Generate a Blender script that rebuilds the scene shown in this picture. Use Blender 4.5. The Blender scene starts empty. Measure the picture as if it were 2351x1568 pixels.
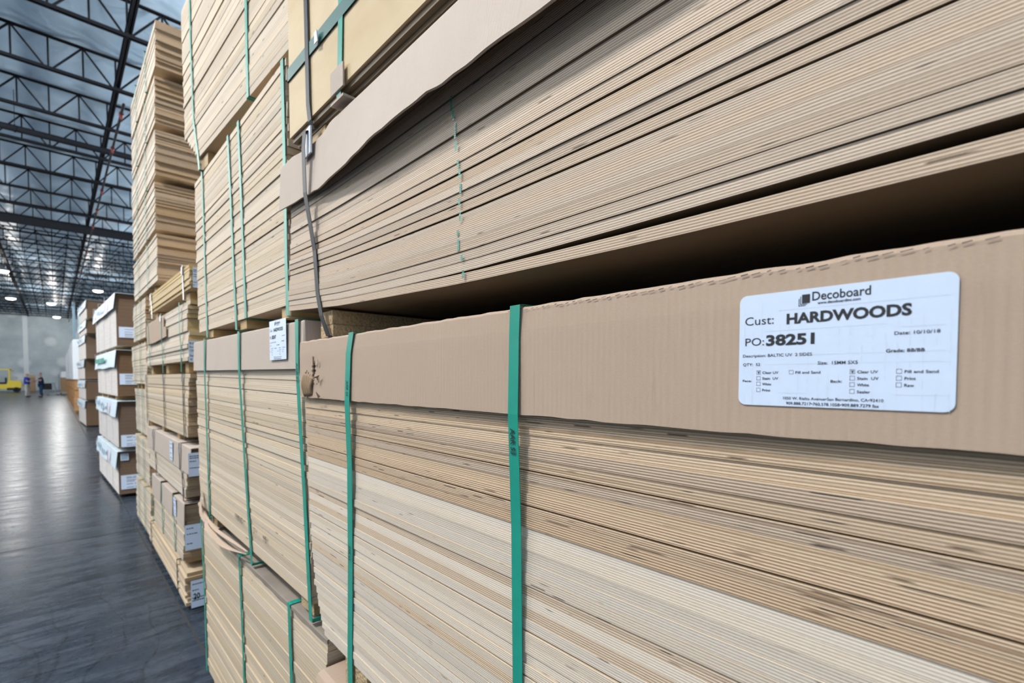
import bpy, math, random
from mathutils import Vector, Matrix
sc = bpy.context.scene
C = sc.collection
R = random.Random(7)

# ------------------------------------------------------------------ camera
YAW = math.radians(43.86); PITCH = math.radians(2.0)
cam_d = bpy.data.cameras.new('camera'); cam = bpy.data.objects.new('camera', cam_d); C.objects.link(cam)
cam.location = (0, 0, 1.4)
cam.rotation_euler = (math.pi/2 - PITCH, 0, -YAW)
cam_d.sensor_width = 36; cam_d.lens = 1092*36/2351
cam_d.shift_y = (906.13-784)/2351
cam_d.clip_start = .02; cam_d.clip_end = 400
cam_d.dof.use_dof = True; cam_d.dof.focus_distance = .64; cam_d.dof.aperture_fstop = 6.3
sc.camera = cam
sc.view_settings.view_transform = 'Standard'
sc.view_settings.look = 'None'
sc.view_settings.exposure = -0.25
sc.view_settings.gamma = 1.0
sc.view_settings.use_curve_mapping = False

# ------------------------------------------------------------------ world: daylight coming in through the dock openings
w = bpy.data.worlds.new('world'); sc.world = w; w.use_nodes = True
w.node_tree.nodes['Background'].inputs[0].default_value = (.72, .86, 1, 1)
w.node_tree.nodes['Background'].inputs[1].default_value = 2.6

# ------------------------------------------------------------------ materials
def nd(nt, t, **kw):
    n = nt.nodes.new(t)
    for k, v in kw.items():
        if isinstance(k, str) and k.startswith('i_'): n.inputs[int(k[2:])].default_value = v
        else: setattr(n, k, v)
    return n
def base_mat(name, rough=.6, metal=0., spec=.5):
    m = bpy.data.materials.new(name); m.use_nodes = True
    nt = m.node_tree; b = nt.nodes['Principled BSDF']
    b.inputs['Roughness'].default_value = rough; b.inputs['Metallic'].default_value = metal
    b.inputs['Specular IOR Level'].default_value = spec
    return m, nt, b
def math_n(nt, op, a, b=None, clamp=False):
    n = nt.nodes.new('ShaderNodeMath'); n.operation = op; n.use_clamp = clamp
    for i, s in enumerate((a, b)):
        if s is None: continue
        if isinstance(s, (int, float)): n.inputs[i].default_value = s
        else: nt.links.new(s, n.inputs[i])
    return n.outputs[0]
def mix(nt, f, a, b, mode='MIX'):
    n = nt.nodes.new('ShaderNodeMix'); n.data_type = 'RGBA'; n.blend_type = mode
    for i, s in ((0, f), (6, a), (7, b)):
        if isinstance(s, (int, float)): n.inputs[i].default_value = s
        elif isinstance(s, tuple): n.inputs[i].default_value = (*s[:3], 1)
        else: nt.links.new(s, n.inputs[i])
    return n.outputs[2]
def vec(nt, x, y, z=0.):
    n = nt.nodes.new('ShaderNodeCombineXYZ')
    for i, s in enumerate((x, y, z)):
        if isinstance(s, (int, float)): n.inputs[i].default_value = s
        else: nt.links.new(s, n.inputs[i])
    return n.outputs[0]
def noise(nt, v, scale=1., detail=2., rough=.5):
    n = nt.nodes.new('ShaderNodeTexNoise'); n.inputs['Scale'].default_value = scale
    n.inputs['Detail'].default_value = detail; n.inputs['Roughness'].default_value = rough
    if v is not None: nt.links.new(v, n.inputs['Vector'])
    return n.outputs[0]
def remap(nt, s, a, b, c=0., d=1.):
    n = nt.nodes.new('ShaderNodeMapRange'); n.clamp = True
    for i, q in enumerate((a, b, c, d)): n.inputs[i+1].default_value = q
    nt.links.new(s, n.inputs[0]); return n.outputs[0]
def uvs(nt):
    u = nt.nodes.new('ShaderNodeUVMap'); s = nt.nodes.new('ShaderNodeSeparateXYZ')
    nt.links.new(u.outputs[0], s.inputs[0]); return s.outputs[0], s.outputs[1]
def plain(name, col, rough=.6, metal=0., var=.12, scale=6., spec=.5, bump=0.):
    m, nt, b = base_mat(name, rough, metal, spec)
    g = nt.nodes.new('ShaderNodeNewGeometry')
    n = noise(nt, g.outputs['Position'], scale, 3)
    c = mix(nt, n, tuple(max(0, k*(1-var)) for k in col), tuple(min(1, k*(1+var)) for k in col))
    nt.links.new(c, b.inputs['Base Color'])
    if bump:
        bp = nt.nodes.new('ShaderNodeBump'); bp.inputs['Strength'].default_value = bump; bp.inputs['Distance'].default_value = .01
        nt.links.new(n, bp.inputs['Height']); nt.links.new(bp.outputs[0], b.inputs['Normal'])
    return m
def ply(name, light, dark, nply=11, contrast=1., brown=(.30, .19, .10), brown_amt=.5, void=.70, rough=.7):
    """plywood edge: alternating face-grain and end-grain plies; u in metres, v 0..1 through the sheet"""
    m, nt, b = base_mat(name, rough, 0, .25)
    u, v = uvs(nt)
    oi = nt.nodes.new('ShaderNodeObjectInfo'); rnd = oi.outputs['Random']
    r50 = math_n(nt, 'MULTIPLY', rnd, 57.3)
    pv = math_n(nt, 'MULTIPLY', v, float(nply))
    wob = noise(nt, vec(nt, math_n(nt, 'MULTIPLY', u, 3.), r50), 1., 2.)
    pv2 = math_n(nt, 'ADD', pv, math_n(nt, 'MULTIPLY', wob, .5))
    s = math_n(nt, 'SINE', math_n(nt, 'MULTIPLY', pv2, math.pi))
    par = remap(nt, s, -.55, .55)                                     # 0 end grain, 1 face grain
    fine = noise(nt, vec(nt, math_n(nt, 'MULTIPLY', u, 260.), math_n(nt, 'MULTIPLY', pv, 1.3), r50), 1., 3., .7)
    streak = noise(nt, vec(nt, math_n(nt, 'MULTIPLY', u, 2.2), math_n(nt, 'MULTIPLY', pv, .9), r50), 1., 3.)
    lc = mix(nt, remap(nt, streak, .3, .75), light, tuple(k*.86 for k in light))
    dc = mix(nt, remap(nt, fine, .35, .7), dark, tuple(k*.72 for k in dark))
    half = tuple(l*(1-contrast)+d*contrast for l, d in zip(light, dark))
    dc = mix(nt, contrast, lc, dc)
    c = mix(nt, par, dc, lc)
    # whole plies that are browner than the rest
    band = noise(nt, vec(nt, math_n(nt, 'MULTIPLY', u, .9), math_n(nt, 'MULTIPLY', pv, .55), math_n(nt, 'MULTIPLY', rnd, 91.)), 1., 2.)
    bf = math_n(nt, 'MULTIPLY', remap(nt, band, .56, .75), brown_amt)
    c = mix(nt, bf, c, brown)
    # whole sheet tint
    tint = remap(nt, rnd, 0, 1, .80, 1.05)
    hs = nt.nodes.new('ShaderNodeHueSaturation'); nt.links.new(c, hs.inputs['Color']); nt.links.new(tint, hs.inputs['Value'])
    nt.links.new(remap(nt, math_n(nt, 'FRACT', math_n(nt, 'MULTIPLY', rnd, 7.7)), 0, 1, .95, 1.2), hs.inputs['Saturation'])
    c = hs.outputs[0]
    # dark voids inside plies: short thin dashes
    pl = math_n(nt, 'FLOOR', pv2)
    vn = noise(nt, vec(nt, math_n(nt, 'MULTIPLY', u, 16.), math_n(nt, 'MULTIPLY', pl, 5.37), r50), 1., 1.)
    c = mix(nt, math_n(nt, 'MULTIPLY', remap(nt, vn, void, void+.05), .8), c, (.035, .025, .018))
    # grey scuffs
    sc_ = noise(nt, vec(nt, math_n(nt, 'MULTIPLY', u, 5.), math_n(nt, 'MULTIPLY', v, 1.2), math_n(nt, 'MULTIPLY', rnd, 33.)), 1., 4., .7)
    c = mix(nt, math_n(nt, 'MULTIPLY', remap(nt, sc_, .66, .8), .35), c, (.22, .2, .18))
    nt.links.new(c, b.inputs['Base Color'])
    bp = nt.nodes.new('ShaderNodeBump'); bp.inputs['Strength'].default_value = .35; bp.inputs['Distance'].default_value = .0006
    nt.links.new(math_n(nt, 'ADD', par, math_n(nt, 'MULTIPLY', fine, .5)), bp.inputs['Height']); nt.links.new(bp.outputs[0], b.inputs['Normal'])
    return m
def board(name, col, col2, su=1.5, sv=14., rough=.6):
    """sawn or veneered wood face, grain along u"""
    m, nt, b = base_mat(name, rough, 0, .3)
    u, v = uvs(nt)
    oi = nt.nodes.new('ShaderNodeObjectInfo')
    z = math_n(nt, 'MULTIPLY', oi.outputs['Random'], 41.)
    n = noise(nt, vec(nt, math_n(nt, 'MULTIPLY', u, su), math_n(nt, 'MULTIPLY', v, sv), z), 1., 4., .6)
    n2 = noise(nt, vec(nt, math_n(nt, 'MULTIPLY', u, su*2), math_n(nt, 'MULTIPLY', v, sv*.4), z), 1.5, 2.)
    c = mix(nt, remap(nt, n, .35, .7), col, col2)
    c = mix(nt, math_n(nt, 'MULTIPLY', remap(nt, n2, .58, .72), .5), c, tuple(k*.8 for k in col2))
    nt.links.new(c, b.inputs['Base Color'])
    return m
def cardboard(name, col, pitch=.0075, amt=.1):
    m, nt, b = base_mat(name, .75, 0, .2)
    u, v = uvs(nt)
    s = math_n(nt, 'SINE', math_n(nt, 'MULTIPLY', u, 2*math.pi/pitch))
    big = noise(nt, vec(nt, math_n(nt, 'MULTIPLY', u, 9.), math_n(nt, 'MULTIPLY', v, 3.)), 1., 3.)
    grain = noise(nt, vec(nt, math_n(nt, 'MULTIPLY', u, 350.), math_n(nt, 'MULTIPLY', v, 600.)), 1., 2.)
    streak = noise(nt, vec(nt, math_n(nt, 'MULTIPLY', u, 130.), math_n(nt, 'MULTIPLY', v, 6.)), 1., 3., .7)
    a = math_n(nt, 'MULTIPLY', remap(nt, s, -1, 1), remap(nt, big, .4, .65, .2, 1.))
    c = mix(nt, math_n(nt, 'MULTIPLY', a, amt*1.2), col, tuple(k*.72 for k in col))
    c = mix(nt, math_n(nt, 'MULTIPLY', remap(nt, grain, .3, .7), .22), c, tuple(k*.7 for k in col))
    c = mix(nt, math_n(nt, 'MULTIPLY', remap(nt, streak, .6, .78), .3), c, tuple(k*.55 for k in col))
    c = mix(nt, math_n(nt, 'MULTIPLY', remap(nt, big, .3, .7), .25), c, tuple(k*1.12 for k in col))
    nt.links.new(c, b.inputs['Base Color'])
    bp = nt.nodes.new('ShaderNodeBump'); bp.inputs['Strength'].default_value = .12; bp.inputs['Distance'].default_value = .0006
    nt.links.new(math_n(nt, 'ADD', s, math_n(nt, 'MULTIPLY', streak, 1.2)), bp.inputs['Height']); nt.links.new(bp.outputs[0], b.inputs['Normal'])
    return m
def emit(name, col, st):
    m = bpy.data.materials.new(name); m.use_nodes = True; nt = m.node_tree
    b = nt.nodes['Principled BSDF']; b.inputs['Base Color'].default_value = (.9, .9, .9, 1)
    b.inputs['Emission Color'].default_value = (*col, 1); b.inputs['Emission Strength'].default_value = st
    return m

M = {}
M['ply_near'] = ply('birch_ply_edge', (.71, .57, .43), (.42, .295, .20), 11, .95, (.24, .145, .08), .75, .70)
M['ply_pale'] = ply('pale_birch_ply_edge', (.70, .605, .50), (.56, .465, .375), 11, .75, (.45, .34, .25), .35, .73)
M['ply_brown'] = ply('brown_birch_ply_edge', (.66, .52, .39), (.33, .22, .145), 11, 1., (.20, .115, .06), .9, .68)
M['ply_upper'] = ply('birch_ply_edge_pale', (.69, .56, .44), (.40, .295, .215), 11, .95, (.33, .23, .16), .3, .73)
M['ply_mid'] = ply('poplar_ply_edge', (.63, .52, .40), (.515, .405, .295), 7, .55, (.45, .32, .2), .35, .73)
M['ply_thick'] = ply('thick_board_edge', (.60, .49, .37), (.51, .405, .285), 7, .6, (.60, .43, .22), .5, .75)
M['ply_far'] = ply('stacked_ply_edge', (.62, .53, .43), (.49, .40, .31), 5, .6, (.50, .39, .28), .4, .76)
M['ply_end_shaded'] = ply('stacked_ply_end_shade', (.50, .36, .235), (.32, .215, .135), 5, .8, (.22, .15, .09), .6, .74)  # darker copy for end faces; their weaker light is put into the colour
M['ply_yellow'] = ply('yellow_ply_edge', (.60, .45, .25), (.48, .335, .165), 7, .6, (.45, .28, .12), .4, .75)
M['veneer'] = board('birch_face_veneer', (.55, .43, .29), (.42, .31, .2), 1.2, 9)
M['veneer_shaded'] = board('shade_darkened_veneer', (.20, .145, .09), (.14, .10, .06), 1.2, 9)  # veneer darkened in colour to imitate the shade under and between loads
M['panel'] = board('crate_ply_panel', (.55, .425, .26), (.48, .345, .19), 2.2, 7)
M['block'] = board('pine_block', (.44, .29, .13), (.32, .20, .08), 6, 40)
M['osb'] = plain('chipboard_block', (.40, .28, .15), .85, var=.55, scale=160, bump=.6)
M['card'] = cardboard('corrugated_cardboard', (.39, .285, .21))
M['card_grey'] = cardboard('greyish_cardboard', (.44, .36, .30), .006, .06)
M['card_dirty'] = plain('dirty_brown_card', (.20, .165, .13), .85, var=.55, scale=5)
M['card_dark'] = cardboard('torn_cardboard_inside', (.26, .17, .10), .008, .3)
M['green'] = plain('green_plastic_strap', (.012, .235, .17), .42, var=.1, scale=40, spec=.35)
M['green_dark'] = plain('woven_dark_green_strap', (.012, .085, .07), .5, var=.35, scale=500)
M['black'] = plain('black_plastic_strap', (.010, .012, .016), .5, var=.2, scale=50, spec=.25)
M['steel_clip'] = plain('strap_seal_metal', (.5, .55, .6), .3, .9)
M['paper'] = plain('white_label_paper', (.57, .65, .79), .45, var=.03, scale=60)
M['ink'] = plain('black_ink', (.012, .012, .014), .7, var=.05)
M['ink_grey'] = plain('grey_ink', (.30, .33, .38), .7, var=.05)
M['ink_smear'] = plain('light_grey_smear', (.56, .61, .70), .6, var=.06)
M['white_plastic'] = plain('white_plastic', (.66, .70, .75), .4, var=.05)
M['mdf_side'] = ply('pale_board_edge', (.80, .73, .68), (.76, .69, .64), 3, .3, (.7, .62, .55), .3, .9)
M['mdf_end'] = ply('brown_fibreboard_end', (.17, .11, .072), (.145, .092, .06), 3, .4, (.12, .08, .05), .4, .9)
M['wrap'] = plain('white_printed_wrap', (.68, .78, .84), .4, var=.08, scale=14)
M['print_blue'] = plain('wrap_print_grey_blue', (.30, .42, .50), .5)
M['print_green'] = plain('wrap_print_green', (.05, .30, .22), .5)
M['print_red'] = plain('wrap_print_red', (.62, .22, .32), .5)
M['steel'] = plain('dark_roof_steel', (.009, .011, .016), .75, 0, var=.2, spec=.2)
M['red'] = plain('red_pipe_fitting', (.14, .012, .015), .6)
M['yellow'] = plain('yellow_truck_paint', (.80, .62, .02), .35, var=.05)
M['rubber'] = plain('black_rubber', (.012, .012, .012), .7)
M['skin'] = plain('skin', (.60, .36, .28), .5, var=.05)
M['polo'] = plain('royal_blue_cloth', (.012, .06, .42), .8)
M['khaki'] = plain('light_khaki_cloth', (.62, .60, .55), .85)
M['navy'] = plain('navy_cloth', (.012, .025, .075), .85)
M['denim'] = plain('dark_denim', (.015, .05, .12), .85)
M['hair'] = plain('dark_hair', (.03, .02, .018), .7)
M['grey_hair'] = plain('white_hair', (.6, .55, .52), .7)
M['blue_steel'] = plain('light_blue_painted_steel', (.38, .58, .72), .5)
M['shrink'] = plain('white_shrink_wrap', (.82, .85, .88), .35, var=.06, scale=3)
M['crate_wood'] = board('orange_crate_wood', (.50, .27, .11), (.38, .19, .07), 2, 9)
M['box_card'] = plain('brown_box_card', (.38, .25, .14), .8)
M['grey_metal'] = plain('grey_metal', (.32, .35, .38), .45, .5)
M['lamp'] = emit('lamp_lens', (.93, .97, 1), 9)
M['insulation_dark'] = plain('black_gasket', (.02, .02, .02), .8)

def floor_mat():
    m, nt, b = base_mat('polished_concrete_floor', .3, 0, .15)
    g = nt.nodes.new('ShaderNodeNewGeometry'); s = nt.nodes.new('ShaderNodeSeparateXYZ'); nt.links.new(g.outputs['Position'], s.inputs[0])
    x, y = s.outputs[0], s.outputs[1]
    P = g.outputs['Position']
    n1 = noise(nt, P, .5, 5, .65); n2 = noise(nt, vec(nt, math_n(nt, 'MULTIPLY', x, 2.), math_n(nt, 'MULTIPLY', y, 9.)), 1., 5, .7)
    n3 = noise(nt, P, 40., 4, .7)
    c = mix(nt, remap(nt, n1, .3, .7), (.012, .017, .025), (.034, .045, .060))
    c = mix(nt, math_n(nt, 'MULTIPLY', remap(nt, n2, .42, .66), .75), c, (.068, .082, .102))
    c = mix(nt, math_n(nt, 'MULTIPLY', remap(nt, n3, .48, .68), .7), c, (.010, .012, .016))
    # scratches and tyre scuffs across the aisle
    def scratch(sx, sy, th, w):
        q = noise(nt, vec(nt, math_n(nt, 'MULTIPLY', x, sx), math_n(nt, 'MULTIPLY', y, sy)), 1., 2., .5)
        return math_n(nt, 'MULTIPLY', remap(nt, math_n(nt, 'ABSOLUTE', math_n(nt, 'SUBTRACT', q, th)), 0, w, 1, 0), .55)
    c = mix(nt, scratch(.6, 3.2, .5, .012), c, (.012, .013, .016))
    c = mix(nt, scratch(2.6, .8, .47, .01), c, (.012, .013, .016))
    c = mix(nt, scratch(1.2, 1.4, .58, .008), c, (.012, .013, .016))
    nt.links.new(c, b.inputs['Base Color'])
    nt.links.new(math_n(nt, 'ADD', remap(nt, n2, .3, .75, .14, .34), math_n(nt, 'MULTIPLY', n3, .08)), b.inputs['Roughness'])
    bp = nt.nodes.new('ShaderNodeBump'); bp.inputs['Strength'].default_value = .12; bp.inputs['Distance'].default_value = .01
    nt.links.new(n2, bp.inputs['Height']); nt.links.new(bp.outputs[0], b.inputs['Normal'])
    return m
M['floor'] = floor_mat()
def ceil_mat():
    m, nt, b = base_mat('white_foil_insulation', .35, 0, .6)
    g = nt.nodes.new('ShaderNodeNewGeometry')
    n = noise(nt, g.outputs['Position'], .9, 3)
    c = mix(nt, n, (.52, .73, .98), (.64, .84, 1.)); nt.links.new(c, b.inputs['Base Color'])
    n2 = noise(nt, g.outputs['Position'], 1.6, 3)
    bp = nt.nodes.new('ShaderNodeBump'); bp.inputs['Strength'].default_value = .6; bp.inputs['Distance'].default_value = .08
    nt.links.new(n2, bp.inputs['Height']); nt.links.new(bp.outputs[0], b.inputs['Normal'])
    return m
M['ceiling'] = ceil_mat()
def wall_mat():
    m, nt, b = base_mat('tilt_up_concrete', .8, 0, .3)
    g = nt.nodes.new('ShaderNodeNewGeometry')
    n = noise(nt, g.outputs['Position'], .5, 5, .6)
    vo = nt.nodes.new('ShaderNodeTexVoronoi'); vo.inputs['Scale'].default_value = .45; nt.links.new(g.outputs['Position'], vo.inputs['Vector'])
    c = mix(nt, remap(nt, n, .3, .7), (.36, .43, .47), (.58, .65, .68)); c = mix(nt, math_n(nt, 'MULTIPLY', remap(nt, vo.outputs['Distance'], .16, .30, 1, 0), .6), c, (.8, .84, .86)); nt.links.new(c, b.inputs['Base Color'])
    return m
M['wall'] = wall_mat(); M['seam'] = plain('light_joint_strip', (.72, .78, .80), .8, var=.1, scale=1)

# ------------------------------------------------------------------ mesh helpers
class MB:
    def __init__(s): s.v = []; s.f = []; s.uv = []; s.mi = []; s.sm = []
    def face(s, pts, uv=None, mi=0, smooth=False):
        i = len(s.v); s.v += [tuple(p) for p in pts]; s.f.append(tuple(range(i, i+len(pts))))
        s.uv.append(uv or [(0, 0)]*len(pts)); s.mi.append(mi); s.sm.append(smooth)
    def grid(s, rows, uvr=None, mi=0, smooth=True, skip=None, flip=False):
        i = len(s.v); n = len(rows[0])
        for r in rows: s.v += [tuple(p) for p in r]
        for a in range(len(rows)-1):
            for b_ in range(n-1):
                if skip and skip(a, b_): continue
                q = (i+a*n+b_, i+a*n+b_+1, i+(a+1)*n+b_+1, i+(a+1)*n+b_)
                u = [uvr[a][b_], uvr[a][b_+1], uvr[a+1][b_+1], uvr[a+1][b_]] if uvr else [(0, 0)]*4
                if flip: q = q[::-1]; u = u[::-1]
                s.f.append(q); s.uv.append(u); s.mi.append(mi); s.sm.append(smooth)
    def hexa(s, p, mi=0, uvs_=None):
        """p: 8 corners, bottom ring then top ring"""
        e = (Vector(p[1])-Vector(p[0])).length; d = (Vector(p[3])-Vector(p[0])).length; h = (Vector(p[4])-Vector(p[0])).length
        for q, a, b_ in (((0, 3, 2, 1), d, e), ((4, 5, 6, 7), e, d), ((0, 1, 5, 4), e, h), ((1, 2, 6, 5), d, h), ((2, 3, 7, 6), e, h), ((3, 0, 4, 7), d, h)):
            s.face([p[k] for k in q], [(0, 0), (a, 0), (a, b_), (0, b_)], mi)
    def box(s, a, b, mi=0):
        (x0, y0, z0), (x1, y1, z1) = a, b
        s.hexa([(x0, y0, z0), (x1, y0, z0), (x1, y1, z0), (x0, y1, z0), (x0, y0, z1), (x1, y0, z1), (x1, y1, z1), (x0, y1, z1)], mi)
    def bar(s, a, b, w, h, mi=0, up=(0, 0, 1)):
        a = Vector(a); b = Vector(b); d = (b-a).normalized(); upv = Vector(up)
        if abs(d.dot(upv)) > .95: upv = Vector((1, 0, 0))
        r = d.cross(upv).normalized()*w/2; q = r.cross(d).normalized()*h/2
        s.hexa([a-r-q, a+r-q, b+r-q, b-r-q, a-r+q, a+r+q, b+r+q, b-r+q], mi)
    def tube(s, a, b, r, n=12, r2=None, mi=0, caps=True):
        a = Vector(a); b = Vector(b); d = (b-a).normalized(); r2 = r if r2 is None else r2
        t = Vector((0, 0, 1)) if abs(d.z) < .9 else Vector((1, 0, 0))
        e = d.cross(t).normalized(); g = d.cross(e)
        ra = [a+(e*math.cos(2*math.pi*k/n)+g*math.sin(2*math.pi*k/n))*r for k in range(n+1)]
        rb = [b+(e*math.cos(2*math.pi*k/n)+g*math.sin(2*math.pi*k/n))*r2 for k in range(n+1)]
        s.grid([ra, rb], mi=mi, flip=True)
        if caps: s.face(ra[:-1], None, mi); s.face(rb[:-1][::-1], None, mi)
    def lathe(s, c, prof, n=24, mi=0):
        c = Vector(c)
        s.grid([[c+Vector((r*math.cos(2*math.pi*k/n), r*math.sin(2*math.pi*k/n), z)) for k in range(n+1)] for r, z in prof], mi=mi)
    def mesh(s, name, org=(0, 0, 0)):
        o = Vector(org); me = bpy.data.meshes.new(name)
        me.from_pydata([tuple(Vector(v)-o) for v in s.v], [], s.f)
        l = me.uv_layers.new(name='UVMap'); k = 0
        flat = [c for u in s.uv for p in u for c in p]
        l.data.foreach_set('uv', flat)
        me.polygons.foreach_set('material_index', s.mi)
        me.polygons.foreach_set('use_smooth', s.sm)
        me.update(); return me
    def build(s, name, mats, parent=None, loc=None):
        """vertices are in world space; the object is placed at its parent's base (or loc)"""
        org = Vector(parent['_o']) if parent is not None else Vector(loc or (0, 0, 0))
        me = s.mesh(name, org)
        for m in (mats if isinstance(mats, (list, tuple)) else [mats]): me.materials.append(M[m] if isinstance(m, str) else m)
        o = bpy.data.objects.new(name, me); C.objects.link(o)
        if parent is not None:
            top = parent; o.parent = parent; o['_o'] = tuple(org)
        else: o.location = org; o['_o'] = tuple(org)
        return o
def tag(o, label, cat, group=None):
    o['label'] = label; o['category'] = cat
    if group: o['group'] = group
    return o
def thing(name, label, cat, loc=(0, 0, 0), group=None):
    o = bpy.data.objects.new(name, None); C.objects.link(o); o.empty_display_size = .1
    o.location = loc; o['_o'] = tuple(loc)
    return tag(o, label, cat, group)
def struct(mb, name, mats):
    o = mb.build(name, mats); o['kind'] = 'structure'; return o
def lerp(a, b, t): return a+(b-a)*t
def interp(pts):
    pts = sorted(pts)
    def f(x):
        if x <= pts[0][0]: return pts[0][1]
        for (a, p), (b, q) in zip(pts, pts[1:]):
            if x <= b: return lerp(p, q, (x-a)/(b-a))
        return pts[-1][1]
    return f
def const(v): return lambda *_: v

# text as flat geometry --------------------------------------------------
def text_into(mb, s, place, w, h, bold=0., mi=0):
    """flat letters filling w x h (h: cap height); place(u,v) -> world point"""
    cu = bpy.data.curves.new('t', 'FONT'); cu.body = s; cu.size = 1; cu.offset = bold; cu.resolution_u = 3
    ob = bpy.data.objects.new('t', cu); C.objects.link(ob)
    dg = bpy.context.evaluated_depsgraph_get()
    me = ob.evaluated_get(dg).to_mesh()
    vs = [v.co.copy() for v in me.vertices]; fs = [tuple(p.vertices) for p in me.polygons]
    ob.evaluated_get(dg).to_mesh_clear(); bpy.data.objects.remove(ob); bpy.data.curves.remove(cu)
    if not vs: return
    x0 = min(v.x for v in vs); x1 = max(v.x for v in vs)
    kx = w/(x1-x0); ky = h/.70
    base = len(mb.v)
    mb.v += [tuple(place((v.x-x0)*kx, v.y*ky)) for v in vs]
    for f in fs:
        mb.f.append(tuple(base+i for i in f)); mb.uv.append([(0, 0)]*len(f)); mb.mi.append(mi); mb.sm.append(False)

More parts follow.
